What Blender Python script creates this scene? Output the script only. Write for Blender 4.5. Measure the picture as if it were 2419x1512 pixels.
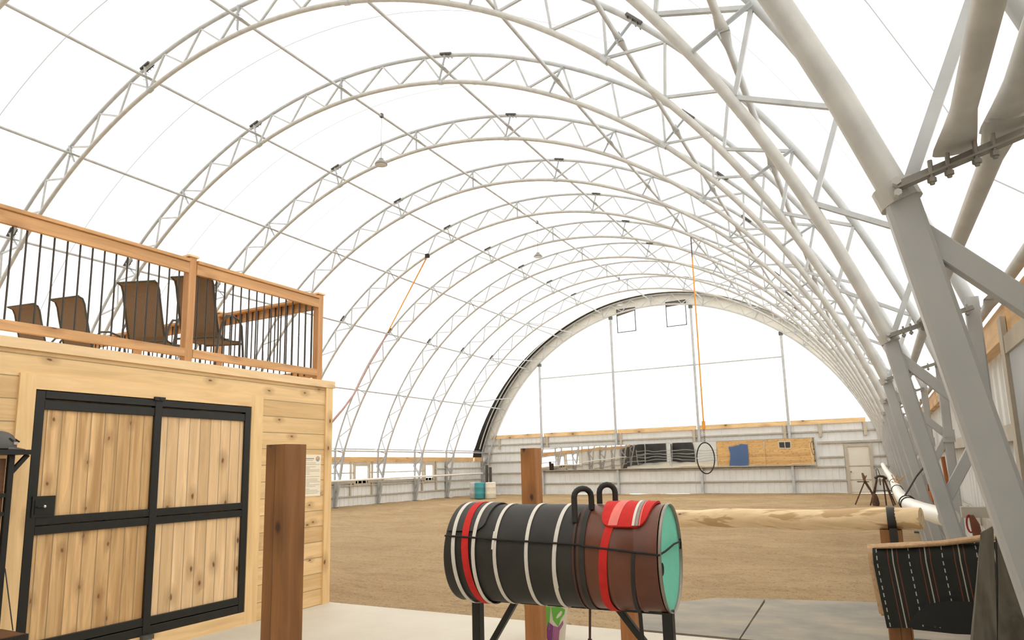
import bpy, math, random
from mathutils import Vector, Matrix
R = math.radians
random.seed(7)
scene = bpy.context.scene
for o in list(bpy.data.objects):
    bpy.data.objects.remove(o)
col = scene.collection

# ------------------------------------------------------------------ camera
EYE = 1.6165
yaw, pit, roll = 0.490980, 0.156745, -0.024453
fw = Vector((-math.sin(yaw)*math.cos(pit), math.cos(yaw)*math.cos(pit), math.sin(pit)))
r0 = Vector((math.cos(yaw), math.sin(yaw), 0)); u0 = r0.cross(fw)
rt = math.cos(roll)*r0 + math.sin(roll)*u0
up = -math.sin(roll)*r0 + math.cos(roll)*u0
cam_d = bpy.data.cameras.new('camera'); cam = bpy.data.objects.new('camera', cam_d); col.objects.link(cam)
cam.matrix_world = Matrix(((rt.x, up.x, -fw.x, 0), (rt.y, up.y, -fw.y, 0), (rt.z, up.z, -fw.z, EYE), (0, 0, 0, 1)))
cam_d.sensor_fit = 'HORIZONTAL'; cam_d.sensor_width = 36
cam_d.lens = 1601.18/2419*36; cam_d.shift_y = (851.38-756)/2419
cam_d.clip_start = 0.05; cam_d.clip_end = 300
scene.camera = cam

# ------------------------------------------------------------------ world + light
w = bpy.data.worlds.new('overcast_sky'); scene.world = w; w.use_nodes = True
bg = w.node_tree.nodes['Background']
bg.inputs[0].default_value = (1.0, 0.992, 0.975, 1); bg.inputs[1].default_value = 2.75
scene.view_settings.view_transform = 'Standard'; scene.view_settings.look = 'None'
scene.view_settings.exposure = 0.0; scene.view_settings.gamma = 1.0
scene.view_settings.use_curve_mapping = False

# ------------------------------------------------------------------ materials
def srgb(c):
    return tuple(((v/255)/12.92 if v/255 <= .04045 else ((v/255+.055)/1.055)**2.4) for v in c)
def nm(name):
    m = bpy.data.materials.new(name); m.use_nodes = True
    nt = m.node_tree; b = nt.nodes['Principled BSDF']
    return m, nt, b
def node(nt, t, **k):
    n = nt.nodes.new(t)
    for a, v in k.items(): setattr(n, a, v)
    return n
def mapped(nt, scale=(1, 1, 1)):
    tc = node(nt, 'ShaderNodeTexCoord'); mp = node(nt, 'ShaderNodeMapping')
    mp.inputs['Scale'].default_value = scale
    nt.links.new(tc.outputs['Object'], mp.inputs[0]); return mp.outputs[0]
def mix(nt, fac, a, b, mode='MIX'):
    n = node(nt, 'ShaderNodeMix', data_type='RGBA', blend_type=mode)
    for s, v in ((0, fac), (6, a), (7, b)):
        if isinstance(v, (int, float)): n.inputs[s].default_value = v
        elif isinstance(v, tuple): n.inputs[s].default_value = (*v, 1)[:4]
        else: nt.links.new(v, n.inputs[s])
    return n.outputs[2]
def math_(nt, op, a, b=0.0):
    n = node(nt, 'ShaderNodeMath', operation=op)
    for s, v in ((0, a), (1, b)):
        if isinstance(v, (int, float)): n.inputs[s].default_value = v
        else: nt.links.new(v, n.inputs[s])
    return n.outputs[0]
def ramp(nt, v, p0, p1, c0=(0, 0, 0), c1=(1, 1, 1)):
    n = node(nt, 'ShaderNodeValToRGB'); e = n.color_ramp.elements
    e[0].position = p0; e[1].position = p1; e[0].color = (*c0, 1); e[1].color = (*c1, 1)
    nt.links.new(v, n.inputs[0]); return n.outputs[0]
def noise(nt, vec, scale, detail=4, rough=.55):
    n = node(nt, 'ShaderNodeTexNoise'); n.inputs['Scale'].default_value = scale
    n.inputs['Detail'].default_value = detail; n.inputs['Roughness'].default_value = rough
    if vec is not None: nt.links.new(vec, n.inputs['Vector'])
    return n.outputs[0]
def bump(nt, b, h, strength=.3, dist=.01):
    n = node(nt, 'ShaderNodeBump'); n.inputs['Strength'].default_value = strength; n.inputs['Distance'].default_value = dist
    nt.links.new(h, n.inputs['Height']); nt.links.new(n.outputs[0], b.inputs['Normal'])

def node_sep(nt, colr):
    n = node(nt, 'ShaderNodeSeparateColor'); nt.links.new(colr, n.inputs[0]); return n.outputs[0]

def plain(name, rgb, rough=.6, metal=0.0, var=.12, scale=6, bmp=0.1):
    m, nt, b = nm(name); c = srgb(rgb); v = mapped(nt)
    n = noise(nt, v, scale, 5)
    f = ramp(nt, n, .3, .7)
    nt.links.new(mix(nt, f, tuple(x*(1-var) for x in c), tuple(min(1, x*(1+var)) for x in c)), b.inputs['Base Color'])
    b.inputs['Roughness'].default_value = rough; b.inputs['Metallic'].default_value = metal
    if bmp: bump(nt, b, noise(nt, v, scale*8, 3), bmp, .004)
    return m

def wood(name, rgb, axis='z', grain='y', width=0.0, knots=1.0, var=.18, rough=.6, knotrgb=(128, 80, 40), gap=.035, streak=.5, sk_=(.35, .56, .74)):
    """boards stacked along `axis`, grain running along `grain`"""
    m, nt, b = nm(name); c = srgb(rgb)
    tc = node(nt, 'ShaderNodeTexCoord'); sp = node(nt, 'ShaderNodeSeparateXYZ'); nt.links.new(tc.outputs['Object'], sp.inputs[0])
    ix = 'xyz'.index(axis)
    idx = None
    if width:
        q = math_(nt, 'DIVIDE', sp.outputs[ix], width); idx = math_(nt, 'FLOOR', q); fr = math_(nt, 'FRACT', q)
        wn = node(nt, 'ShaderNodeTexWhiteNoise', noise_dimensions='1D'); nt.links.new(idx, wn.inputs['W']); rnd = wn.outputs[0]
    sc = [14.0, 14.0, 14.0]; sc['xyz'.index(grain)] = 1.1
    mp = node(nt, 'ShaderNodeMapping'); mp.inputs['Scale'].default_value = sc
    nt.links.new(tc.outputs['Object'], mp.inputs[0])
    vec = mp.outputs[0]
    if idx is not None:
        cb = node(nt, 'ShaderNodeCombineXYZ'); k = math_(nt, 'MULTIPLY', idx, 7.31)
        for j in range(3): nt.links.new(k, cb.inputs[j])
        ad = node(nt, 'ShaderNodeVectorMath', operation='ADD'); nt.links.new(vec, ad.inputs[0]); nt.links.new(cb.outputs[0], ad.inputs[1]); vec = ad.outputs[0]
    n1 = noise(nt, vec, 1.0, 5, .6)
    n1.node.inputs['Distortion'].default_value = .8
    kk = min(1+var, .96/max(c)); lite = tuple(x*kk for x in c); dark = tuple(x*(1-var*1.5) for x in (c[0], c[1]*.95, c[2]*.87))
    colr = mix(nt, ramp(nt, n1, .3, .72), dark, lite)
    if idx is not None:
        tint = mix(nt, rnd, (.84, .80, .74), (1.06, 1.06, 1.06))
        colr = mix(nt, 1.0, colr, tint, 'MULTIPLY')
    # weathering streaks with their own shape
    n2 = noise(nt, vec, sk_[0], 3)
    colr = mix(nt, math_(nt, 'MULTIPLY', ramp(nt, n2, sk_[1], sk_[2]), streak), colr, (c[0]*.60, c[1]*.52, c[2]*.42))
    if knots:
        st = sp.outputs[ix] if axis == 'z' else math_(nt, 'ADD', sp.outputs[0], sp.outputs[1])
        if axis == 'z' and grain != 'z': st = math_(nt, 'ADD', sp.outputs[2], sp.outputs['xyz'.index('x' if grain == 'y' else 'y')])
        ck = node(nt, 'ShaderNodeCombineXYZ'); nt.links.new(math_(nt, 'MULTIPLY', st, 6.5), ck.inputs[0]); nt.links.new(math_(nt, 'MULTIPLY', sp.outputs['xyz'.index(grain)], 3.6), ck.inputs[1])
        dn = node(nt, 'ShaderNodeVectorMath', operation='ADD'); nz = node(nt, 'ShaderNodeTexNoise'); nz.inputs['Scale'].default_value = 5.0; nt.links.new(ck.outputs[0], nz.inputs['Vector'])
        sc_ = node(nt, 'ShaderNodeVectorMath', operation='SCALE'); sc_.inputs['Scale'].default_value = .12; nt.links.new(nz.outputs['Color'], sc_.inputs[0])
        nt.links.new(ck.outputs[0], dn.inputs[0]); nt.links.new(sc_.outputs[0], dn.inputs[1])
        vo = node(nt, 'ShaderNodeTexVoronoi', voronoi_dimensions='2D'); vo.inputs['Scale'].default_value = knots; nt.links.new(dn.outputs[0], vo.inputs['Vector'])
        sel = math_(nt, 'GREATER_THAN', node_sep(nt, vo.outputs['Color']), .52)
        colr = mix(nt, math_(nt, 'MULTIPLY', math_(nt, 'MULTIPLY', ramp(nt, vo.outputs['Distance'], .10, .30, (1, 1, 1), (0, 0, 0)), sel), .35), colr, srgb(knotrgb))
        colr = mix(nt, math_(nt, 'MULTIPLY', ramp(nt, vo.outputs['Distance'], .03, .075, (1, 1, 1), (0, 0, 0)), sel), colr, srgb(knotrgb))
    if idx is not None:
        e = math_(nt, 'MINIMUM', fr, math_(nt, 'SUBTRACT', 1.0, fr))
        g = ramp(nt, e, gap*.35, gap)
        colr = mix(nt, g, tuple(x*.42 for x in c), colr)
        bump(nt, b, g, .6, .006)
    else:
        bump(nt, b, n1, .15, .004)
    nt.links.new(colr, b.inputs['Base Color']); b.inputs['Roughness'].default_value = rough
    return m

def fabric_mat(name, rgb, t=.5, seam=True):
    m = bpy.data.materials.new(name); m.use_nodes = True; nt = m.node_tree; nt.nodes.clear()
    out = node(nt, 'ShaderNodeOutputMaterial'); d = node(nt, 'ShaderNodeBsdfDiffuse'); tr = node(nt, 'ShaderNodeBsdfTranslucent')
    mx = node(nt, 'ShaderNodeMixShader'); mx.inputs[0].default_value = t
    c = srgb(rgb)
    tc = node(nt, 'ShaderNodeTexCoord'); sp = node(nt, 'ShaderNodeSeparateXYZ'); nt.links.new(tc.outputs['Object'], sp.inputs[0])
    colr = mix(nt, ramp(nt, noise(nt, tc.outputs['Object'], .25, 2), .3, .7), tuple(x*.97 for x in c), c)
    if seam:  # welded fabric seams, a doubled strip every bay
        fr = math_(nt, 'FRACT', math_(nt, 'DIVIDE', math_(nt, 'ADD', sp.outputs[1], 30.0), 3.05))
        s = math_(nt, 'LESS_THAN', math_(nt, 'ABSOLUTE', math_(nt, 'SUBTRACT', fr, .151)), .0035)
        colr = mix(nt, math_(nt, 'MULTIPLY', s, .95), colr, tuple(x*.30 for x in c))
    for n in (d, tr): nt.links.new(colr, n.inputs[0])
    nt.links.new(d.outputs[0], mx.inputs[1]); nt.links.new(tr.outputs[0], mx.inputs[2]); nt.links.new(mx.outputs[0], out.inputs[0])
    return m

M = {}
M['fabric'] = fabric_mat('white_roof_fabric', (250, 250, 248), .55)
M['endfabric'] = fabric_mat('white_end_fabric', (252, 252, 250), .6, False)
M['flap'] = plain('grey_fabric_flap', (238, 234, 222), .8, 0, .05, 1.5, 0)
M['rear_light_block'] = plain('light_blocking_rear_wall', (120, 113, 102), .9, 0, .06, 1, 0)  # opaque dull grey put on the unseen rear gable to cut light
M['black_fabric'] = plain('black_fabric', (38, 36, 33), .8, 0, .1, 2, 0)
M['steel'] = plain('galvanized_steel', (186, 188, 188), .5, .1, .12, 5, .05)
M['steel_old'] = plain('stained_galvanized_steel', (192, 190, 184), .5, .1, .10, 7, .08)
M['leg_steel'] = plain('dull_galvanized_leg', (176, 176, 174), .5, .1, .08, 3, .05)
M['dark_steel'] = plain('dark_zinc_plate', (92, 90, 84), .5, .4, .12, 12, .1)
M['bar_steel'] = plain('worn_bar_steel', (140, 135, 126), .5, .2, .15, 9, .1)
M['siding'] = plain('light_grey_metal_siding', (226, 226, 223), .5, .0, .05, 1.2, 0)
M['girt'] = plain('grey_weathered_lumber', (180, 172, 158), .75, 0, .12, 5, .15)
M['pine'] = wood('pine_siding', (253, 218, 164), 'z', 'y', .19, .75)
M['pine_x'] = wood('pine_siding_end', (240, 200, 140), 'z', 'x', .19, .75)
M['fascia'] = wood('pale_pine_board', (250, 218, 172), 'z', 'y', 0, .4, .10)
M['casing_v'] = wood('pine_casing_upright', (250, 214, 158), 'y', 'z', 0, .5, .12)
M['casing_h'] = wood('pine_casing_rail', (252, 216, 162), 'z', 'y', 0, .5, .12)
M['cedar_y'] = wood('cedar_rail_lengthwise', (214, 164, 112), 'z', 'y', 0, .6, .16)
M['cedar_x'] = wood('cedar_rail_crosswise', (208, 158, 106), 'z', 'x', 0, .6, .16)
M['cedar_z'] = wood('cedar_post', (210, 156, 104), 'x', 'z', 0, .6, .16)
M['plank_l'] = wood('door_plank_warm', (236, 196, 142), 'y', 'z', .126, .8, .26, .6, (128, 84, 44), .045, 1.1, (.55, .55, .68))
M['plank_r'] = wood('door_plank_pale', (246, 212, 166), 'y', 'z', .126, .55, .16, .6, (120, 78, 40), .045, .6)
M['band_x'] = wood('new_lumber_band', (236, 202, 152), 'z', 'x', 0, .2, .14)
M['band_y'] = wood('new_lumber_band_side', (222, 182, 128), 'z', 'y', 0, .4, .14)
M['post'] = wood('treated_brown_post', (150, 103, 60), 'x', 'z', .073, .5, .2, .6, (70, 42, 24), .03, .7)
M['post2'] = wood('treated_tan_post', (172, 116, 66), 'x', 'z', 0, .5, .2, .6, (74, 44, 24), .05, .7)
M['log'] = wood('peeled_log', (248, 220, 176), 'z', 'x', 0, .9, .16, .65, (96, 62, 34), .05, 1.5, (.9, .54, .62))
M['weather'] = wood('weathered_grey_plank', (96, 90, 78), 'x', 'z', 0, 0, .35, .8, (60, 50, 40), .05, .8, (.9, .52, .66))
M['black_metal'] = plain('black_painted_steel', (27, 26, 22), .45, .1, .15, 8, .05)
M['black_rubber'] = plain('black_rubber', (44, 41, 36), .62, 0, .4, 3, .15)
M['rubber_flap'] = plain('worn_rubber_flap', (54, 50, 45), .6, 0, .2, 5, .15)
M['webbing'] = plain('white_webbing', (222, 216, 204), .8, 0, .08, 20, .2)
M['red_felt'] = plain('red_felt', (206, 42, 36), .9, 0, .1, 18, .3)
M['dark_red'] = plain('dark_red_edge', (150, 44, 38), .8, 0, .1, 18, .3)
M['pink_felt'] = plain('faded_pink_felt', (236, 128, 118), .9, 0, .08, 18, .3)
M['grey_band'] = plain('grey_braid', (150, 146, 138), .85, 0, .1, 30, .2)
M['brown_drum'] = plain('brown_drum_paint', (104, 58, 38), .42, 0, .4, 2.2, .05)
M['rim'] = plain('bare_steel_rim', (150, 142, 130), .4, .5, .15, 10, .05)
M['teal'] = plain('teal_drum_end', (124, 234, 206), .5, 0, .06, 6, .05)
M['cord'] = plain('black_cord', (30, 27, 24), .8, 0, .1, 30, .2)
M['brown_strap'] = plain('brown_leather_strap', (76, 46, 32), .6, 0, .15, 12, .15)
M['balust'] = plain('dark_bronze_metal', (66, 60, 52), .4, .3, .08, 10, 0)
M['sling'] = plain('brown_sling_mesh', (128, 106, 86), .8, 0, .08, 60, .2)
M['chair_frame'] = plain('dark_grey_chair_frame', (78, 76, 70), .4, .4, .08, 10, 0)
M['white_paint'] = plain('white_door_paint', (224, 218, 204), .5, 0, .03, 2, 0)
M['trimtan'] = plain('tan_lumber_trim', (188, 176, 156), .7, 0, .08, 4, .1)
M['pvc'] = plain('white_pvc', (232, 228, 218), .35, 0, .03, 3, 0)
M['orange'] = plain('orange_strap', (238, 160, 66), .8, 0, .08, 12, .1)
M['rope'] = plain('faded_pink_rope', (190, 156, 148), .85, 0, .15, 14, .3)
M['drum_blue'] = plain('turquoise_plastic', (64, 150, 158), .45, 0, .05, 3, 0)
M['drum_white'] = plain('white_plastic', (226, 218, 200), .5, 0, .05, 3, 0)
M['grey_plastic'] = plain('light_grey_plastic', (196, 196, 192), .5, 0, .05, 3, 0)
M['rust'] = plain('rusty_steel', (92, 66, 48), .8, .3, .3, 14, .3)
M['rawhide'] = plain('brown_wrapped_hide', (122, 88, 60), .9, 0, .2, 20, .3)
M['paper'] = plain('printed_paper', (250, 238, 214), .7, 0, .02, 3, 0)
M['ink'] = plain('grey_print', (150, 142, 128), .7, 0, .05, 10, 0)
M['helmet'] = plain('charcoal_helmet_shell', (84, 82, 80), .5, 0, .1, 6, .1)
M['helmet_lt'] = plain('light_helmet_badge', (190, 170, 160), .5, 0, .05, 6, 0)
M['bench'] = wood('dark_stained_bench', (112, 74, 46), 'x', 'y', 0, .4, .2)
M['handle_wood'] = wood('orange_brown_handle', (176, 104, 52), 'x', 'z', 0, 0, .15)
M['leather'] = plain('saddle_leather', (112, 62, 36), .5, 0, .2, 8, .15)
M['black_leather'] = plain('black_wear_leather', (16, 14, 13), .6, 0, .2, 20, .1)
M['fleece'] = plain('tan_fleece', (196, 160, 122), .95, 0, .14, 60, .6)
M['green'] = plain('bright_green_vinyl', (104, 178, 66), .6, 0, .05, 6, 0)
M['purple'] = plain('purple_vinyl', (126, 58, 122), .6, 0, .08, 6, 0)
M['mauve'] = plain('mauve_vinyl', (162, 98, 138), .6, 0, .06, 6, 0)
M['magenta'] = plain('magenta_vinyl', (206, 40, 96), .6, 0, .06, 6, 0)
M['blue_board'] = plain('blue_board', (84, 112, 160), .7, 0, .05, 3, 0)
M['dark_door'] = plain('dark_grey_door', (58, 56, 54), .6, 0, .2, 2, .1)
M['chrome'] = plain('chrome', (220, 218, 214), .2, .9, .02, 5, 0)
M['lamp_shell'] = plain('grey_lamp_housing', (140, 138, 132), .4, .5, .06, 8, 0)
m, nt, b = nm('mirror_glass'); b.inputs['Metallic'].default_value = 1; b.inputs['Roughness'].default_value = .015
b.inputs['Base Color'].default_value = (.84, .83, .80, 1)
bump(nt, b, noise(nt, mapped(nt), .9, 1), .05, .05); M['mirror'] = m
m, nt, b = nm('lamp_lens'); b.inputs['Base Color'].default_value = (.8, .8, .78, 1); b.inputs['Roughness'].default_value = .2
b.inputs['Transmission Weight'].default_value = .3; M['lens'] = m
M['strip'] = fabric_mat('translucent_wall_panel', (250, 252, 255), .72, False)
m, nt, b = nm('window_glass'); b.inputs['Base Color'].default_value = (.92, .95, .96, 1); b.inputs['Roughness'].default_value = .05
b.inputs['Transmission Weight'].default_value = 1.0; b.inputs['IOR'].default_value = 1.1; M['glass'] = m
m, nt, b = nm('smoked_window_glass'); b.inputs['Base Color'].default_value = (.06, .06, .06, 1); b.inputs['Roughness'].default_value = .1; M['dark_glass'] = m

# arena dirt
m, nt, b = nm('arena_dirt'); v = mapped(nt)
n1 = noise(nt, v, .35, 6, .6); n2 = noise(nt, v, 5, 6, .7); n3 = noise(nt, v, 26, 4, .7)
vs = mapped(nt, (.5, 1.1, 1)); n4 = noise(nt, vs, .9, 6, .7); n4.node.inputs['Distortion'].default_value = 2.2
n5 = noise(nt, v, 13, 5, .75)
c = mix(nt, ramp(nt, n1, .38, .62), srgb((176, 142, 96)), srgb((208, 176, 128)))
c = mix(nt, math_(nt, 'MULTIPLY', ramp(nt, n2, .50, .78), .55), c, srgb((146, 114, 76)))
c = mix(nt, math_(nt, 'MULTIPLY', ramp(nt, n4, .48, .60), .6), c, srgb((150, 116, 77)))
c = mix(nt, math_(nt, 'MULTIPLY', ramp(nt, n5, .54, .64), .65), c, srgb((136, 105, 70)))
c = mix(nt, math_(nt, 'MULTIPLY', ramp(nt, n5, .44, .36), .5), c, srgb((206, 176, 132)))
c = mix(nt, math_(nt, 'MULTIPLY', ramp(nt, n3, .58, .66), .7), c, srgb((98, 72, 47)))
nt.links.new(c, b.inputs['Base Color']); b.inputs['Roughness'].default_value = .95
hh = math_(nt, 'ADD', math_(nt, 'MULTIPLY', n2, 1.0), math_(nt, 'ADD', math_(nt, 'MULTIPLY', n4, 1.6), math_(nt, 'MULTIPLY', n5, 1.1)))
bump(nt, b, hh, 1.0, .08); M['dirt'] = m
# concrete
m, nt, b = nm('pale_concrete'); v = mapped(nt); n1 = noise(nt, v, .8, 6, .6); n2 = noise(nt, v, 30, 3)
c = mix(nt, ramp(nt, n1, .3, .7), srgb((196, 187, 170)), srgb((212, 204, 188)))
nt.links.new(c, b.inputs['Base Color']); b.inputs['Roughness'].default_value = .7; bump(nt, b, n2, .1, .003); M['concrete'] = m
m, nt, b = nm('grey_dusty_mat'); v = mapped(nt, (1, 1.6, 1)); n1 = noise(nt, v, 1.3, 5, .65); n2 = noise(nt, v, 40, 3)
c = mix(nt, ramp(nt, n1, .35, .68), srgb((132, 128, 119)), srgb((164, 152, 133)))
nt.links.new(c, b.inputs['Base Color']); b.inputs['Roughness'].default_value = .85; bump(nt, b, n2, .15, .003); M['mat'] = m
# woven saddle blanket: stripes running down the sides (local x = across stripes)
m, nt, b = nm('striped_saddle_blanket'); tc = node(nt, 'ShaderNodeTexCoord'); sp = node(nt, 'ShaderNodeSeparateXYZ'); nt.links.new(tc.outputs['UV'], sp.inputs[0])
X = sp.outputs[0]; Yv = sp.outputs[1]
base = srgb((36, 37, 32)); cc = base
def stripe(cc, off, wd, rgb, dash=0, period=.125):
    fr = math_(nt, 'FRACT', math_(nt, 'DIVIDE', math_(nt, 'ADD', X, 5+off), period))
    s = math_(nt, 'LESS_THAN', fr, wd/period)
    if dash:
        d = math_(nt, 'LESS_THAN', math_(nt, 'FRACT', math_(nt, 'DIVIDE', Yv, dash)), .55); s = math_(nt, 'MULTIPLY', s, d)
    return mix(nt, s, cc, srgb(rgb))
cc = stripe(cc, 0, .005, (176, 168, 152)); cc = stripe(cc, .018, .004, (116, 62, 38)); cc = stripe(cc, -.018, .004, (116, 62, 38))
cc = stripe(cc, .062, .004, (190, 184, 170), .03)
wv = noise(nt, tc.outputs['UV'], 160, 2); cc = mix(nt, math_(nt, 'MULTIPLY', wv, .3), cc, srgb((24, 24, 22)))
nt.links.new(cc, b.inputs['Base Color']); b.inputs['Roughness'].default_value = .95; bump(nt, b, wv, .3, .003); M['blanket'] = m

# ------------------------------------------------------------------ mesh builder
WO = {}
class MB:
    def __init__(s): s.v = []; s.f = []; s.uv = None
    def add(s, vs, fs):
        k = len(s.v); s.v += [tuple(x) for x in vs]; s.f += [tuple(i+k for i in f) for f in fs]; return s
    def box(s, x0, x1, y0, y1, z0, z1):
        return s.add([(x0,y0,z0),(x1,y0,z0),(x1,y1,z0),(x0,y1,z0),(x0,y0,z1),(x1,y0,z1),(x1,y1,z1),(x0,y1,z1)],
                     [(0,3,2,1),(4,5,6,7),(0,1,5,4),(1,2,6,5),(2,3,7,6),(3,0,4,7)])
    def beam(s, a, b, w, h, up=(0, 1, 0), c=0.0):
        """rectangular bar a->b; w is measured along `up`, h across it; c = corner chamfer"""
        a = Vector(a); b = Vector(b); d = (b-a).normalized(); u = Vector(up); u = (u-d*u.dot(d)).normalized(); q = d.cross(u)
        if c: pr = [(w/2-c,h/2),(w/2,h/2-c),(w/2,-h/2+c),(w/2-c,-h/2),(-w/2+c,-h/2),(-w/2,-h/2+c),(-w/2,h/2-c),(-w/2+c,h/2)]
        else: pr = [(w/2,h/2),(w/2,-h/2),(-w/2,-h/2),(-w/2,h/2)]
        n = len(pr); vs = [a+u*i+q*j for i, j in pr]+[b+u*i+q*j for i, j in pr]
        return s.add(vs, [(i,(i+1)%n,n+(i+1)%n,n+i) for i in range(n)]+[tuple(range(n))[::-1], tuple(range(n,2*n))])
    def tube(s, pts, r, n=10, up=(0, 0, 1), closed=False, caps=True):
        """r: radius, list of radii, or list of (ru, rq) ellipse radii"""
        pts = [Vector(p) for p in pts]; m = len(pts); vs = []
        if not isinstance(r, (list, tuple)): r = [r]*m
        for i, p in enumerate(pts):
            if closed: d = pts[(i+1) % m]-pts[i-1]
            else: d = pts[min(i+1, m-1)]-pts[max(i-1, 0)]
            d.normalize(); u = Vector(up); u = u-d*u.dot(d)
            if u.length < 1e-3: u = Vector((1, 0, 0)); u = u-d*u.dot(d)
            u.normalize(); q = d.cross(u); a, b = r[i] if isinstance(r[i], tuple) else (r[i], r[i])
            vs += [p+u*a*math.cos(2*math.pi*j/n)+q*b*math.sin(2*math.pi*j/n) for j in range(n)]
        fs = []
        for i in range(m if closed else m-1):
            k0 = i*n; k1 = ((i+1) % m)*n
            fs += [(k0+j, k0+(j+1) % n, k1+(j+1) % n, k1+j) for j in range(n)]
        if caps and not closed: fs += [tuple(range(n))[::-1], tuple(range((m-1)*n, m*n))]
        return s.add(vs, fs)
    def lathe(s, prof, c=(0, 0, 0), n=28, axis='z'):
        vs = []; c = Vector(c)
        for rr, h in prof:
            for j in range(n):
                a = 2*math.pi*j/n; x, y = rr*math.cos(a), rr*math.sin(a)
                vs.append(c+(Vector((x, y, h)) if axis == 'z' else Vector((x, h, y)) if axis == 'y' else Vector((h, x, y))))
        fs = [(i*n+j, i*n+(j+1) % n, (i+1)*n+(j+1) % n, (i+1)*n+j) for i in range(len(prof)-1) for j in range(n)]
        fs += [tuple(range(n))[::-1], tuple(range((len(prof)-1)*n, len(prof)*n))]
        return s.add(vs, fs)
    def prism(s, poly, a, b):
        """polygon (list of 3D points) extruded by vector b-a offsets"""
        n = len(poly); A = [Vector(p)+Vector(a) for p in poly]; B = [Vector(p)+Vector(b) for p in poly]
        return s.add(A+B, [(i,(i+1)%n,n+(i+1)%n,n+i) for i in range(n)]+[tuple(range(n))[::-1], tuple(range(n,2*n))])
    def build(s, name, mat, parent=None, smooth=False, bevel=0):
        off = WO.get(parent.name, Vector()) if parent else Vector()
        me = bpy.data.meshes.new(name); me.from_pydata([tuple(Vector(p)-off) for p in s.v], [], s.f)
        me.materials.append(M[mat] if isinstance(mat, str) else mat)
        if s.uv:
            ul = me.uv_layers.new()
            for lp in me.loops: ul.data[lp.index].uv = s.uv[lp.vertex_index]
        import bmesh
        bm = bmesh.new(); bm.from_mesh(me); bmesh.ops.recalc_face_normals(bm, faces=bm.faces)
        if bevel: bmesh.ops.bevel(bm, geom=list(bm.edges), offset=bevel, segments=1, affect='EDGES')
        bm.to_mesh(me); bm.free()
        if smooth:
            for p in me.polygons: p.use_smooth = True
            try: me.set_sharp_from_angle(angle=R(40))
            except Exception: pass
        o = bpy.data.objects.new(name, me); col.objects.link(o)
        if parent: o.parent = parent
        WO[o.name] = off
        return o
def tag(o, label, cat, group=None):
    o['label'] = label; o['category'] = cat
    if group: o['group'] = group
    return o
def thing(name, loc, label, cat, group=None):
    o = bpy.data.objects.new(name, None); o.empty_display_size = .1; col.objects.link(o); o.location = loc
    WO[o.name] = Vector(loc); return tag(o, label, cat, group)
def struct(o): o['kind'] = 'structure'; return o
KIDS = {}
def copy_tree(o, parent=None):
    c = o.copy(); col.objects.link(c)
    if parent: c.parent = parent
    for ch in list(o.children): copy_tree(ch, c)
    return c
def interp(x, xs, ys):
    for i in range(len(xs)-1):
        if x <= xs[i+1]:
            t = (x-xs[i])/(xs[i+1]-xs[i]); return ys[i]+t*(ys[i+1]-ys[i])
    return ys[-1]
def smooth_interp(x, xs, ys):
    # Catmull-Rom through the table
    for i in range(len(xs)-1):
        if x <= xs[i+1] or i == len(xs)-2:
            t = (x-xs[i])/(xs[i+1]-xs[i]); h = xs[i+1]-xs[i]
            m0 = (ys[i+1]-ys[i-1])/(xs[i+1]-xs[i-1]) if i > 0 else 0
            m1 = (ys[i+2]-ys[i])/(xs[i+2]-xs[i]) if i+2 < len(xs) else (ys[i+1]-ys[i])/h
            return (2*t**3-3*t**2+1)*ys[i]+(t**3-2*t**2+t)*h*m0+(-2*t**3+3*t**2)*ys[i+1]+(t**3-t**2)*h*m1

# ------------------------------------------------------------------ building geometry
S = 3.05; XC = -10.72; ZC = -0.046
TI = ([0, 15, 30, 45, 55, 62, 70, 77], [3.468, 3.472, 3.487, 3.520, 3.550, 3.575, 3.612, 3.652])
TO = ([0, 15, 30, 46, 55, 62, 70, 77], [3.668, 3.675, 3.687, 3.732, 3.755, 3.775, 3.803, 3.832])
def rin(d): return S*smooth_interp(abs(d), *TI)
def rout(d): return S*smooth_interp(abs(d), *TO)
def pol(d, r): return (XC+r*math.sin(R(d)), ZC+r*math.cos(R(d)))
NODE = ([-12.5, -10, -7.5, -5, -2.5, 0, 2.5, 5, 7.5, 10, 12.5], [-76.9, -61.8, -46.3, -31.3, -15.7, 0, 15.7, 31.3, 46.3, 61.8, 76.9])
def th(i): return interp(i, *NODE)
KY = [S*(2.816+k) for k in range(-2, 9)]
YE = 37.2; YB = -3.6
POSTX = 11.37

# floor
f = MB()
nx, ny = 110, 150
X0, X1, Y0_, Y1_ = -22.6, .98, 6.7, 37.4
vs = []
rnd = random.Random(3)
for j in range(ny+1):
    for i in range(nx+1):
        x = X0+(X1-X0)*i/nx; y = Y0_+(Y1_-Y0_)*j/ny
        z = -.035+.018*math.sin(x*1.7+y*.9)*math.sin(y*1.3-x*.4)+.014*math.sin(((x+6)**2+(y-16)**2)**.5*4.2)+.010*math.sin((x*.35+y)*5.2)*math.sin(x*.6)+rnd.uniform(-.009, .009)
        if y > 36.4: z += .03*(y-36.4)
        z += .05*max(0, 1-(x+22.2)*1.2)*(x > -22.3)
        vs.append((x, y, min(z, .03) if y < 36 else z))
f.add(vs, [(j*(nx+1)+i, j*(nx+1)+i+1, (j+1)*(nx+1)+i+1, (j+1)*(nx+1)+i) for j in range(ny) for i in range(nx)])
fl = struct(f.build('floor', 'dirt', smooth=True))
f = MB(); f.box(-6.4, .98, YB, 6.72, -.2, 0); f.box(-22.6, -6.4, YB, 6.68, -.2, -.001); struct(f.build('floor_slab', 'concrete'))
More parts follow.
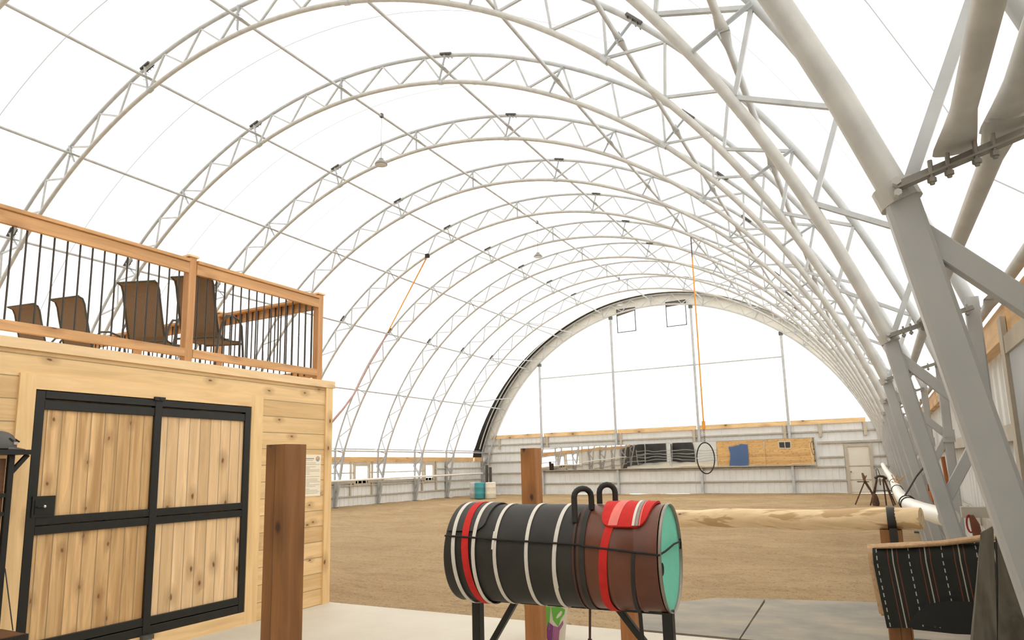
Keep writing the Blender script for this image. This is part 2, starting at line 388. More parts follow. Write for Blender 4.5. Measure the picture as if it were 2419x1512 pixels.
for pl, lab in (([(-2.25, 6.75, 0), (-2.62, 7.8, 0), (-1.9, 8.62, 0), (-1.37, 8.74, 0), (-1.31, 6.75, 0)], 'left of the two dusty grey mats lying where the concrete ends'),
                ([(-1.295, 6.75, 0), (-1.345, 8.745, 0), (-.2, 9.0, 0), (.62, 9.12, 0), (.62, 6.76, 0)], 'right of the two dusty grey mats, running toward the arch legs')):
    f = MB(); f.prism(pl, (0, 0, -.04), (0, 0, .012)); tag(f.build('stall_mat', 'mat'), lab, 'mat')

# roof membrane
f = MB(); prof = [(XC-POSTX-.16, 2.26), (XC-POSTX-.13, 2.62)]
for d in range(-75, 76, 3):
    prof.append(pol(d, rout(d)+.085))
prof += [(.78, 2.86), (.885, 2.74), (.945, 2.48)]
n = len(prof)
def yend(i):
    q = i/(n-1)*2-1            # -1 left knee, 0 ridge, 1 right knee
    return 36.15+.75*min(1, (1+q)/.75)
vs = [(x, YB+(yend(i)-YB)*j/14, z) for j in range(15) for i, (x, z) in enumerate(prof)]
f.add(vs, [(j*n+i, j*n+i+1, (j+1)*n+i+1, (j+1)*n+i) for j in range(14) for i in range(n-1)])
struct(f.build('ceiling', 'fabric', smooth=True))
f = MB(); vs = [(x, yend(i), z) for i, (x, z) in enumerate(prof)]+[(x, 37.45, z) for x, z in prof]
f.add(vs, [(i, i+1, n+i+1, n+i) for i in range(n-1)])
struct(f.build('trim_1', 'black_fabric', smooth=True))
f = MB(); kp = [(*pol(d, rout(d)+.06), 0) for d in range(-76, 77, 2)]
f.tube([(x, 36.75, z) for x, z, _ in kp], .035, 8, (0, 1, 0)); struct(f.build('trim_3', 'pvc', smooth=True))

# far gable fabric and opaque light-blocking rear gable
def gable(y, name, mat, rr, zb, holes=()):
    f = MB(); pts = []
    for d in [x*1.5 for x in range(-60, 61)]:
        x, z = pol(d, rr(d))
        if z > zb: pts.append((x, z))
    for x0, x1, z0, z1 in holes:
        for xx in (x0, x1):
            for i in range(len(pts)-1):
                if pts[i][0] < xx < pts[i+1][0]:
                    q = (xx-pts[i][0])/(pts[i+1][0]-pts[i][0]); pts.insert(i+1, (xx, pts[i][1]+(pts[i+1][1]-pts[i][1])*q)); break
    for i in range(len(pts)-1):
        (xa, za), (xb, zb2) = pts[i], pts[i+1]; h = [q for q in holes if q[0]-1e-6 <= xa and xb <= q[1]+1e-6]
        spans = [(zb, h[0][2], zb, h[0][2]), (h[0][3], za, h[0][3], zb2)] if h else [(zb, za, zb, zb2)]
        for a0_, a1_, b0_, b1_ in spans:
            if a1_ > a0_ or b1_ > b0_: f.add([(xa, y, a0_), (xb, y, b0_), (xb, y, max(b1_, b0_)), (xa, y, max(a1_, a0_))], [(0, 1, 2, 3)])
    return f.build(name, mat)
gf = struct(gable(YE+.06, 'wall_far', 'endfabric', lambda d: rin(d)+.02, 3.55, ((-12.83, -11.76, 9.25, 10.59), (-9.91, -8.83, 9.25, 10.63))))
struct(gable(YB, 'wall_near', 'rear_light_block', lambda d: rout(min(abs(d), 77))+.08, 3.0))  # unseen rear gable, made opaque and dull to darken the foreground
# grey flap ring round the far gable
f = MB(); vs = []
ds = [x*2-78 for x in range(79)]
for d in ds:
    for rr in (rin(d), rout(d)+.12):
        x, z = pol(d, rr); vs.append((x, YE+.10, z))
f.add(vs, [(2*i, 2*i+1, 2*i+3, 2*i+2) for i in range(len(ds)-1)])
struct(f.build('trim_2', 'flap'))

# corrugated siding
def siding(name, mat, p0, p1, z0, z1, pitch=.305, depth=.022, nrm=None):
    f = MB(); a = Vector((*p0, 0)); b = Vector((*p1, 0)); L = (b-a).length; d = (b-a)/L
    nn = Vector(nrm)*depth; prof = [0.0]; offs = [0]; s = pitch*.5
    while s < L-.05:
        for ds_, o_ in ((-.028, 0), (-.014, 1), (.014, 1), (.028, 0)):
            prof.append(s+ds_); offs.append(o_)
        s += pitch
    prof.append(L); offs.append(0); vs = []
    for s, o_ in zip(prof, offs):
        q = a+d*s+nn*o_; vs += [(q.x, q.y, z0), (q.x, q.y, z1)]
    f.add(vs, [(2*i, 2*i+2, 2*i+3, 2*i+1) for i in range(len(prof)-1)])
    return struct(f.build(name, mat))
XL = XC-POSTX-.10; XR = .96
siding('wall_far_siding', 'siding', (XL, YE+.02), (XR+.02, YE+.02), 0, 3.42, nrm=(0, -1, 0))
siding('wall_right', 'siding', (XR, YB), (XR, YE), 0, 2.5, nrm=(-1, 0, 0))
siding('wall_near_siding', 'siding', (XL, YB+.02), (XR, YB+.02), 0, 3.1, nrm=(0, 1, 0))
wl = siding('wall_left', 'siding', (XL, YB), (XL, YE), 0, 1.17, nrm=(1, 0, 0))
siding('wall_left_upper', 'siding', (XL, YB), (XL, YE), 1.94, 2.08, nrm=(1, 0, 0))
siding('wall_left_front', 'siding', (XL, YB), (XL, 22.6), 1.17, 1.94, nrm=(1, 0, 0))
siding('wall_left_back', 'siding', (XL, 31.85), (XL, YE), 1.17, 1.94, nrm=(1, 0, 0))
# translucent strips and framed windows in the left wall
for i, (a, b_) in enumerate([(22.6, 25.15), (26.35, 30.85)]):
    f = MB(); f.add([(XL-.01, a, 1.17), (XL-.01, b_, 1.17), (XL-.01, b_, 1.94), (XL-.01, a, 1.94)], [(0, 1, 2, 3)]); w_ = struct(f.build('window_%d' % (i+1), 'strip'))
for i, (a, b_) in enumerate([(25.15, 26.35), (30.85, 31.85)]):
    o = struct(bpy.data.objects.new('window_%d' % (i+3), None)); col.objects.link(o); o.location = (XL, (a+b_)/2, 1.0); WO[o.name] = Vector(o.location)
    f = MB()
    f.box(XL-.03, XL+.09, a, a+.13, .95, 1.98); f.box(XL-.03, XL+.09, b_-.13, b_, .95, 1.98)
    f.box(XL-.03, XL+.088, a+.13, b_-.13, 1.86, 1.98); f.box(XL-.03, XL+.088, a+.13, b_-.13, .95, 1.04)
    f.build('window_frame', 'trimtan', o)
    f = MB(); f.add([(XL, a+.13, 1.04), (XL, b_-.13, 1.04), (XL, b_-.13, 1.86), (XL, a+.13, 1.86)], [(0, 1, 2, 3)]); f.build('pane', 'strip', o)

# girts and lumber bands: each run is one board
GI = 0
def board(name, mat, x0, x1, y0, y1, z0, z1):
    f = MB(); f.box(x0, x1, y0, y1, z0, z1); return struct(f.build(name, mat))
tn = [4]
def trim(mat, *a):
    o = board('trim_%d' % tn[0], mat, *a); tn[0] += 1; return o
for z in (.62, 1.28, 3.02):
    trim('girt', XL, XR, YE-.08, YE-.005, z-.035, z+.035)
trim('girt', XL, -18.1, YE-.08, YE-.005, 1.93, 2.0); trim('girt', XL, -18.1, YE-.08, YE-.005, 2.5, 2.57)
trim('girt', -2.7, XR, YE-.10, YE-.005, 2.42, 2.52); trim('girt', -2.7, -1.62, YE-.08, YE-.005, 1.72, 1.79); trim('girt', -.3, XR, YE-.08, YE-.005, 1.72, 1.79)
for a, b_ in ((-21.45, -17.95), (-17.8, -13.3), (-13.12, -8.65), (-8.48, -4.05), (-3.9, -.5)):
    trim('band_x', a, b_, YE-.09, YE, 3.40, 3.62)
for x in (-20.9, -17.6, -12.95, -8.8, -4.2, -2.55, -.55):
    trim('trimtan', x-.07, x+.07, YE-.10, YE-.01, 2.75, 3.40)
for y in range(-2, 12):
    a = S*(2.816+y)
    if a < YE-1: trim('band_y', XL+.03, XL+.11, a+.08, min(a+S-.08, YE-.1), 2.06, 2.29)
for z in (.45, 2.0 if False else .95):
    trim('girt', XL+.025, XL+.085, YB, YE-.2, z-.03, z+.03)
trim('girt', XL+.005, XL+.06, 22.6, 25.15, 1.52, 1.57); trim('girt', XL+.005, XL+.06, 26.35, 30.85, 1.52, 1.57)
trim('girt', XL+.02, XL+.08, 31.9, YE-.2, 1.62, 1.68); trim('girt', XL+.02, XL+.08, 31.9, YE-.2, 1.3, 1.34)
for y in (24.95, 26.5, 30.7, 32.0, 33.1):
    trim('trimtan', XL+.03, XL+.09, y-.05, y+.05, .48, 2.06)
for k in range(-3, 12):
    a = S*(2.816+k); b_ = min(a+S, YE-.1)
    if b_ < a+.5: continue
    trim('band_y', XR-.12, XR-.03, a+.07, b_-.07, 2.44, 2.66)
    trim('girt', XR-.12, XR-.03, a+.09, b_-.09, 1.72, 1.84)
    trim('girt', XR-.115, XR-.03, a+.09, b_-.09, .90, 1.01)
    trim('girt', XR-.115, XR-.03, a+.09, b_-.09, .2, .31)

trim('girt', XL+.03, XL+.10, 22.6, 25.15, 1.05, 1.17); trim('girt', XL+.03, XL+.10, 26.35, 30.85, 1.05, 1.17)
trim('girt', -2.62, -2.50, YE-.10, YE-.005, 1.1, 2.9) if 0 else None
# far man door
d1 = struct(bpy.data.objects.new('door_1', None)); col.objects.link(d1); d1.location = (-.95, YE-.05, 0); WO[d1.name] = Vector(d1.location)
f = MB(); f.box(-1.42, -.50, YE-.075, YE-.03, .05, 2.22)
for zz0, zz1 in ((1.55, 2.05), (.95, 1.40), (.2, .8)):
    for xx0 in (-1.32, -.91): f.box(xx0, xx0+.33, YE-.078, YE-.07, zz0, zz1)
f.build('door_panel', 'white_paint', d1)
f = MB(); f.box(-1.55, -1.42, YE-.12, YE-.02, 0, 2.34); f.box(-.50, -.37, YE-.12, YE-.02, 0, 2.34); f.box(-1.42, -.50, YE-.12, YE-.02, 2.22, 2.34); f.box(-1.42, -.50, YE-.11, YE-.02, 0, .05)
f.build('door_frame', 'trimtan', d1)
f = MB(); f.tube([(-1.35, YE-.08, 1.02), (-1.35, YE-.14, 1.02)], .016, 8); f.tube([(-1.35, YE-.14, 1.02), (-1.35, YE-.17, 1.02)], [.03, .03], 10); f.build('door_knob', 'dark_steel', d1, True)

# vent windows high in the far gable
for i, (x0, x1, z0, z1, lab) in enumerate([(-12.86, -11.73, 9.22, 10.62, ''), (-9.94, -8.80, 9.22, 10.66, '')]):
    o = struct(bpy.data.objects.new('window_%d' % (i+5), None)); col.objects.link(o); o.location = ((x0+x1)/2, YE, z0); WO[o.name] = Vector(o.location)
    f = MB(); t = .035
    f.box(x0, x1, YE-.03, YE+.03, z0, z0+t); f.box(x0, x1, YE-.03, YE+.03, z1-t, z1); f.box(x0, x0+t, YE-.03, YE+.03, z0+t, z1-t); f.box(x1-t, x1, YE-.03, YE+.03, z0+t, z1-t)
    f.build('window_frame', 'black_metal', o)
    f = MB()
    xa, xb = x0+t, x1-t
    lo = (z1-.42, z1-.20) if i == 0 else (z1-.30, z1-.24)
    f.prism([(xa, 0, lo[0]), (xb, 0, lo[1]), (xb, 0, z1-t), (xa, 0, z1-t)], (0, YE-.012, 0), (0, YE+.0, 0)); f.build('shaded_vent_mesh', plain('shaded_vent_grey', (120, 112, 102), .8), o)  # mesh wedge, its grey carries the shadow of the outside overlap
    f = MB(); f.add([(xa, YE+.01, z0+t), (xb, YE+.01, z0+t), (xb, YE+.01, z1-t), (xa, YE+.01, z1-t)], [(0, 1, 2, 3)]); f.build('pane', 'strip', o)

# ------------------------------------------------------------------ roof arches
def arch(loc_y, with_legs=True):
    lab = 'x'
    t = thing('roof_arch', (XC, loc_y, 0), lab, 'steel arch', 'galvanized roof arches of the hall')
    y = loc_y
    def P(d, r, yy=y): x, z = pol(d, r); return (x, yy, z)
    ds = [-76.9+153.8*i/72 for i in range(73)]
    f = MB(); f.tube([P(d, rout(d)) for d in ds], .043, 12, (0, 1, 0)); f.build('outer_chord', 'steel', t, True)
    f = MB(); f.tube([P(d, rin(d)) for d in ds], .047, 12, (0, 1, 0)); f.build('inner_chord', 'steel_old', t, True)
    for i in range(-12, 13):
        for s_ in (-.5, .5):
            a = P(th(i), rout(th(i))-.03); b_ = P(th(i+s_), rin(th(i+s_))+.03)
            f = MB(); f.beam(a, b_, .038, .038, (0, 1, 0)); f.build('web_strut', 'steel', t)
    for d in (-61.8, -46.3, -31.3, -15.7, 0, 15.7, 31.3, 46.3, 61.8):
        f = MB(); a = Vector(P(d, rout(d)-.02, y-.052)); b_ = Vector(P(d, rin(d)+.02, y-.052))
        f.beam(a, b_, .006, .045, (0, 1, 0)); f.beam(a+Vector((0, -.02, 0)), b_+Vector((0, -.02, 0)), .04, .005, (0, 1, 0))
        m_ = (a+b_)/2
        for q in (-.07, .07): f.tube([m_+Vector((q*.3, -.06, q)), m_+Vector((q*.3, .04, q))], .008, 6)
        f.build('purlin_bracket', 'steel', t)
    for d in (-46.3, -15.7, 15.7, 46.3):
        f = MB()
        rr = rout(d); a = P(d-.75, rr+.012); b_ = P(d+.75, rr+.012); f.beam(a, b_, .17, .05, (0, 1, 0), .012)
        for dd in (-.5, 0, .5):
            p = Vector(P(d+dd, rr-.02)); f.tube([p+Vector((0, -.1, 0)), p+Vector((0, .1, 0))], .009, 6)
        f.build('splice_plate', 'dark_steel', t)
        f = MB(); rr = rin(d); f.beam(P(d-.35, rr), P(d+.35, rr), .11, .105, (0, 1, 0), .02); f.build('splice_plate', 'steel', t)
    for s_ in (-1, 1):
        xo = XC+s_*POSTX; ci = Vector(P(76.9*s_, rin(76.9))); co = Vector((xo, y, 2.62)); ft = Vector((XC+s_*(POSTX-.07), y, 0))
        f = MB(); f.tube([ci+Vector((-.010*s_, 0, .03)), ci+Vector((.012*s_, 0, -.035))], .066, 16, (0, 1, 0))
        f.tube([ci+Vector((0, -.07, .01)), ci+Vector((0, -.105, .01))], .014, 6); f.tube([ci+Vector((0, -.07, -.03)), ci+Vector((0, -.11, -.03))], .012, 6)
        f.build('collar', 'steel_old', t)
        f = MB(); f.beam(ci+Vector((0, -.075, 0)), co+Vector((0, -.075, 0)), .010, .032, (0, 1, 0)); f.beam(ci+Vector((0, -.092, -.014)), co+Vector((0, -.092, -.014)), .036, .007, (0, 1, 0))
        for q, dy in ((.18, 0), (.27, 0), (.41, 0), (.5, 0), (.78, 0), (.92, 0)):
            p = ci+(co-ci)*q; f.tube([p+Vector((0, -.1, -.05)), p+Vector((0, -.1, .03))], .007, 6); f.tube([p+Vector((0, -.1, -.042)), p+Vector((0, -.1, -.028))], .013, 6)
        f.build('knee_bar', 'bar_steel', t)
        if not with_legs: continue
        f = MB(); f.beam(ci+Vector((.01*s_, 0, -.03)), ft, .10, .10, (0, 1, 0), .012); f.build('inner_leg', 'leg_steel', t)
        f = MB(); f.beam((xo, y, 2.70), (xo, y, 0), .085, .085, (0, 1, 0), .01); f.build('outer_leg', 'leg_steel', t)
        def leg(z): q = (ci.z-.03-z)/(ci.z-.03); return ci+Vector((.01*s_, 0, -.03))+(ft-ci-Vector((.01*s_, 0, -.03)))*q
        A = [(leg(2.36), (xo, 1.86)), (leg(1.30), (xo, 1.80))]
        for p, (qx, qz) in A:
            f = MB(); f.beam(p, (qx-.03*s_, y, qz), .05, .07, (0, 1, 0), .004); f.build('leg_brace', 'leg_steel', t)
        f = MB(); f.beam(leg(1.22), (xo-.03*s_, y, .62), .05, .07, (0, 1, 0), .004); f.build('leg_brace', 'leg_steel', t)
        f = MB(); f.box(xo-.055, xo+.055, y-.062, y+.062, 1.77, 1.90)
        for q in (-.03, .03): f.tube([(xo+q, y-.08, 1.83), (xo+q, y+.08, 1.83)], .012, 6)
        f.build('gusset_plate', 'leg_steel', t)
        f = MB(); f.box(min(ft.x, xo)-.1, max(ft.x, xo)+.08, y-.1, y+.1, -.04, .015); f.build('foot_plate', 'dark_steel', t)
    return t
ORD = ['nearest roof arch, its big grey leg crossing the right edge of the photo', 'second roof arch from the camera, its leg standing beside the white pipe',
       'third roof arch from the camera, first to show whole above the deck railing', 'fourth roof arch from the camera, passing just above the nearest hanging lamp',
       'fifth roof arch from the camera, right behind the nearest hanging lamp', 'sixth roof arch from the camera, coming down behind the deck corner post',
       'seventh roof arch from the camera, the one the orange strap is tied up to', 'eighth roof arch from the camera, left leg just past the wooden building corner',
       'ninth roof arch from the camera, left leg between the two framed side windows', 'tenth roof arch from the camera, left leg at the farther framed side window',
       'eleventh roof arch from the camera, the last one before the end arch']
a0 = arch(KY[0]); arches = [a0]
for k in range(1, 11):
    c_ = copy_tree(a0); c_.location = (XC, KY[k], 0); arches.append(c_)
for a_, l_ in zip(arches, ORD): a_['label'] = 'galvanized '+l_
ea = copy_tree(a0); ea.location = (XC, YE-.16, 0); ea['label'] = 'galvanized end arch against the grey flap around the far gable'; ea.name = 'end_arch'
for ch in list(ea.children):
    if ch.name.split('.')[0] == 'splice_plate': bpy.data.objects.remove(ch)

# purlins
def purlin(xz, label, segs, shift=None):
    t = thing('purlin', (xz[0][0], -1.0, xz[0][1]), label, 'purlin', 'galvanized purlins running down the hall')
    for (ya, yb, x0, z0, x1, z1) in segs:
        L = yb-ya; fl_ = .14
        def at(s): q = s/L; return (x0+(x1-x0)*q, ya+s, z0+(z1-z0)*q)
        pts = [at(0), at(.05), at(fl_), at(.3), at(L-.3), at(L-fl_), at(L-.05), at(L)]
        r_ = .034; rs = [(.010, .058), (.010, .058), (.022, .05), (r_, r_), (r_, r_), (.022, .05), (.010, .058), (.010, .058)]
        f = MB(); f.tube(pts, rs, 12); f.build('pipe', 'steel_old' if ya < 3 else 'steel', t, True)
    return t
NAMES = {0: 'along the ridge', -15.7: 'first one left of the ridge', -31.3: 'second one left of the ridge', -46.3: 'third one left of the ridge', -61.8: 'fourth one left of the ridge, low over the arena',
         15.7: 'first one right of the ridge', 31.3: 'second one right of the ridge', 46.3: 'third one right of the ridge', 61.8: 'fourth one right of the ridge, steeply overhead'}
yy = [-1.0]+KY+[YE-.16]
for d, l_ in NAMES.items():
    x, z = pol(d, (rin(d)+rout(d))/2)
    purlin([(x, z)], 'thin galvanized purlin pipe running lengthwise, '+l_, [(yy[i]-.04, yy[i+1]+.04, x, z, x, z) for i in range(len(yy)-1)])
for s_ in (-1, 1):
    side = 'left' if s_ < 0 else 'right'
    xa, za = XC+s_*11.09, 2.56; xb, zb = XC+s_*11.50, 2.68
    sg = [(yy[i]-.03, yy[i+1]+.03, xa, za+.0, xa, za) for i in range(1, len(yy)-1)]
    if s_ > 0:
        sg[0] = (KY[0]-.14, KY[1]+.03, xa+.055, za+.045, xa, za+.01)
        sg.insert(0, (-1.0, KY[0]-.02, .30, 2.60, .295, 2.575))
    else: sg.insert(0, (-1.0, KY[0]+.03, xa, za, xa, za))
    purlin([(xa, za)], 'galvanized knee purlin on the %s side, bolted halfway along the knee bars' % side, sg)
    sg = [(yy[i]-.03, yy[i+1]+.03, xb, zb, xb, zb) for i in range(1, len(yy)-1)]
    sg.insert(0, (-1.0, KY[0]-.02, xb if s_ < 0 else .425, zb-.03 if s_ > 0 else zb, xb if s_ < 0 else .425, zb-.06 if s_ > 0 else zb))
    purlin([(xb, zb)], 'galvanized knee purlin on the %s side, bolted behind the tops of the outer legs' % side, sg)

# far gable posts and ties
for x, lab in ((-17.93, 'leftmost of the four far gable posts'), (-13.21, 'second from the left in the far gable'), (-8.52, 'third from the left in the far gable'), (-3.98, 'rightmost of the four far gable posts')):
    th_ = math.degrees(math.asin(max(-1, min(1, (x-XC)/rin(30))))); zt = ZC+math.sqrt(rin(th_)**2-(x-XC)**2)
    f = MB(); f.beam((x, YE-.10, 0), (x, YE-.10, zt), .13, .13, (0, 1, 0), .01)
    t = thing('gable_post', (x, YE-.1, 0), 'slim galvanized square post, '+lab, 'post', 'far gable posts'); f.build('post_tube', 'steel', t)
    f = MB(); f.box(x-.1, x+.1, YE-.2, YE, zt-.2, zt-.02); f.build('bracket', 'dark_steel', t)
for a, b_, lab in ((-17.93, -13.21, 'left'), (-13.21, -8.52, 'middle'), (-8.52, -3.98, 'right')):
    f = MB(); f.beam((a+.065, YE-.1, 6.93), (b_-.065, YE-.1, 6.93), .05, .07, (0, 1, 0), .005)
    tag(f.build('gable_tie', 'steel'), 'horizontal galvanized tie between far gable posts, %s one of three' % lab, 'tie bar', 'far gable ties')
# short diagonal braces from last arch to end arch (left side)
for d, lab in ((-61.8, 'lowest'), (-46.3, 'middle'), (-31.3, 'upper')):
    x0, z0 = pol(d, rout(d)-.1); x1, z1 = pol(d+5, rin(d+5))
    f = MB(); f.tube([(x0, KY[10], z0), (x1, YE-.2, z1)], .03, 8)
    tag(f.build('end_brace', 'steel'), 'short slanting brace from last arch to end arch, %s of three on the left' % lab, 'brace', 'braces at the far end')

# ------------------------------------------------------------------ wooden building with deck on top
XD = -6.256
bt = thing('timber_building', (XD, 3.0, 0), 'pale pine-board building on the left with the railed deck on top', 'building')
f = MB(); f.box(-13.9, XD-.02, 5.545, 6.60, .0, 2.70); f.box(-13.9, XD-.02, -1.5, 3.01, 0, 2.70); f.box(-13.9, XD-.02, 3.01, 5.545, 2.46, 2.70); f.box(-13.9, XD-.09, 3.01, 5.545, 0, 2.46)
f.build('siding', 'pine', bt)
f = MB(); f.box(-13.9, XD-.03, 6.60, 6.66, 0, 2.70); f.build('end_siding', 'pine_x', bt)
f = MB(); f.box(-13.95, XD+.012, -1.5, 6.72, 2.70, 2.79); f.build('deck_edge_board', 'fascia', bt)
f = MB(); f.box(XD-.02, XD+.002, 6.57, 6.69, 0, 2.70); f.box(XD-.12, XD-.02, 6.66, 6.69, 0, 2.70); f.build('corner_board', 'casing_v', bt)
f = MB(); f.box(XD-.05, XD+.004, 2.995, 3.125, 0, 2.50); f.build('door_casing', 'casing_v', bt)
f = MB(); f.box(XD-.05, XD+.004, 5.385, 5.55, 0, 2.50); f.build('door_casing', 'casing_v', bt)
f = MB(); f.box(XD-.05, XD+.003, 3.125, 5.385, 2.372, 2.50); f.build('door_casing', 'casing_h', bt)
f = MB(); f.box(XD-.05, XD+.003, 3.125, 5.385, 0.0, .135); f.build('door_sill', 'casing_h', bt)
# window on the arena-facing end of the building (seen in the mirror) and a blue board leaning there
f = MB(); f.box(-9.0, -8.0, 6.66, 6.70, 1.45, 2.15); wf = f.build('side_window', 'white_paint', bt)
f = MB(); f.box(-8.93, -8.53, 6.70, 6.705, 1.52, 2.08); f.box(-8.47, -8.07, 6.70, 6.705, 1.52, 2.08); f.build('pane', 'dark_glass', wf)
f = MB(); f.box(-12.2, -10.5, 6.72, 6.76, 0.0, 1.85); f.box(-11.2, -10.5, 6.72, 6.76, 1.85, 1.95)
tag(f.build('blue_board', 'blue_board'), 'blue board on the end wall of the pine building, reflected in the far mirror', 'board')

# sliding barn door
bd = thing('barn_door', (XD, 4.25, .14), 'tall pine-plank barn door in black steel frame with a cross bar', 'door')
xd0, xd1 = XD-.062, XD+.0
f = MB()
def bar(y0, y1, z0, z1, x1=xd1, x0=xd0): f.box(x0, x1, y0, y1, z0, z1)
bar(3.13, 3.205, .14, 2.365); bar(5.305, 5.38, .14, 2.365); bar(4.215, 4.29, .14, 2.365, xd1+.004)
bar(3.205, 5.305, 2.30, 2.365, xd1+.001); bar(3.205, 5.305, 2.205, 2.285, xd1-.006)
bar(3.205, 5.305, 1.235, 1.305, xd1-.003); bar(3.205, 5.305, 1.155, 1.225, xd1-.003)
bar(3.205, 5.305, .225, .30, xd1-.003); bar(3.205, 5.305, .14, .215, xd1-.003)
f.build('frame', 'black_metal', bd, bevel=.003)
for y0, y1, mt in ((3.205, 4.215, 'plank_l'), (4.29, 5.305, 'plank_r')):
    for z0, z1 in ((.30, 1.155), (1.305, 2.205)):
        f = MB(); f.box(xd0+.01, xd0+.034, y0, y1, z0, z1); f.build('plank_panel', mt, bd)
f = MB(); f.box(xd1+.004, xd1+.010, 3.165, 3.345, 1.30, 1.475); f.box(xd1+.01, xd1+.016, 3.185, 3.30, 1.325, 1.44); lp = f.build('latch_plate', 'black_metal', bd)
f = MB(); f.tube([(xd1+.016, 3.19, 1.385), (xd1+.03, 3.2, 1.385), (xd1+.035, 3.245, 1.387)], .005, 8); f.build('latch_rod', 'black_metal', lp)
f = MB(); f.lathe([(.001, -.014), (.009, -.011), (.013, -.004), (.013, .004), (.009, .011), (.001, .014)], (xd1+.036, 3.25, 1.388), 12); f.build('knob', 'chrome', lp, True)
f = MB(); f.box(xd1-.01, xd1+.03, 4.19, 4.30, 2.355, 2.39); f.tube([(xd1+.035, 4.25, 2.375), (xd1-.01, 4.25, 2.375)], .014, 8); f.build('top_guide', 'black_metal', bd)
f = MB(); f.box(xd1+.0, xd1+.055, 4.19, 4.30, .105, .145); f.tube([(xd1+.03, 4.215, .085), (xd1+.03, 4.275, .085)], .035, 16); f.build('floor_roller', 'dark_steel', bd)

# paper notice
nt_ = thing('notice_sheet', (XD, 6.32, 1.58), 'cream printed notice sheet tacked on pine wall beside the brown post', 'notice')
f = MB(); f.box(XD-.019, XD-.013, 6.135, 6.51, 1.325, 1.835); f.build('sheet', 'paper', nt_)
f = MB(); xx = XD-.0125
rl = random.Random(5)
f.box(xx, xx+.001, 6.17, 6.39, 1.782, 1.792); f.box(xx, xx+.001, 6.2, 6.37, 1.762, 1.766)
z = 1.735
while z > 1.35:
    L_ = rl.choice([.33, .3, .34, .16, .26]); f.box(xx, xx+.001, 6.16, 6.16+L_, z-.0035, z); z -= rl.choice([.018, .018, .03])
f.build('printed_lines', 'ink', nt_)
f = MB(); f.lathe([(.001, 0), (.034, 0), (.034, .001), (.001, .001)], (xx, 6.455, 1.785), 20, 'x'); f.build('round_emblem', plain('emblem_grey', (160, 165, 170)), nt_)
f = MB(); f.lathe([(.001, 0), (.020, 0), (.020, .001), (.001, .001)], (xx+.001, 6.45, 1.795), 16, 'x'); f.build('emblem_patch', plain('emblem_orange', (232, 178, 110)), nt_)

# deck railings
def rail_seg(a, b, label, cap_drop=0):
    a = Vector(a); b = Vector(b); d = (b-a).normalized(); L = (b-a).length; along_y = abs(d.y) > .5
    t = thing('deck_railing', tuple((a+b)/2), label, 'railing', 'railing sections of the deck')
    mt = 'cedar_y' if along_y else 'cedar_x'
    q = Vector((d.y, -d.x, 0))
    def bb(z0, z1, w_, off=0, mat=mt, nm_='top_rail'):
        f = MB(); c0 = a+q*off; c1 = b+q*off; zc_ = (z0+z1)/2
        f.beam((c0.x, c0.y, zc_), (c1.x, c1.y, zc_), w_, z1-z0, (q.x, q.y, 0), .004); f.build(nm_, mat, t)
    bb(3.853, 3.888, .14, 0, mt, 'rail_cap'); bb(3.735, 3.852, .038, .03, mt, 'top_rail'); bb(2.835, 2.925, .038, .03, mt, 'bottom_rail')
    n = int(L/.112); s0 = (L-(n-1)*.112)/2
    for i in range(n):
        p = a+d*(s0+.112*i)-q*.0
        f = MB(); f.tube([(p.x, p.y, 2.86), (p.x, p.y, 3.85)], .0085, 8, (1, 0, 0)); f.build('baluster', 'balust', t, True)
XRL = XD-.05
def rpost(x, y, lab):
    t = thing('railing_post', (x, y, 2.79), lab, 'post', 'posts of the deck railing')
    f = MB(); f.beam((x, y, 2.79), (x, y, 3.915), .09, .09, (0, 1, 0), .004); f.build('post_body', 'cedar_z', t)
    f = MB(); f.beam((x, y, 3.915), (x, y, 3.935), .125, .125, (0, 1, 0), .004); f.build('post_cap', 'fascia', t)
rpost(XRL, 2.62, 'cedar deck railing post just beyond the left edge of the photo')
rpost(XRL, 4.555, 'cedar deck railing post between the two front railing sections, before the tallest chair')
rpost(XRL, 6.45, 'cedar deck railing post at the outer corner of the deck')
rpost(-8.22, 6.45, 'cedar deck railing post behind the nearest chair, on the side railing')
rpost(-10.1, 6.45, 'cedar deck railing post farther back on the side railing, behind the chairs')
rail_seg((XRL, .72, 0), (XRL, 2.57, 0), 'cedar deck railing section left of the photo edge'); 
rail_seg((XRL, 2.67, 0), (XRL, 4.508, 0), 'long cedar railing section with dark balusters at upper left, before three chairs')
rail_seg((XRL, 4.602, 0), (XRL, 6.403, 0), 'cedar railing section with dark balusters at the right front of the deck')
rail_seg((XRL-.05, 6.45, 0), (-8.172, 6.45, 0), 'side cedar railing section running back from the corner post')
rail_seg((-8.268, 6.45, 0), (-10.05, 6.45, 0), 'side cedar railing section seen behind the patio chairs')
rail_seg((-10.15, 6.45, 0), (-12.1, 6.45, 0), 'farthest side railing section, glimpsed low under the front rail')

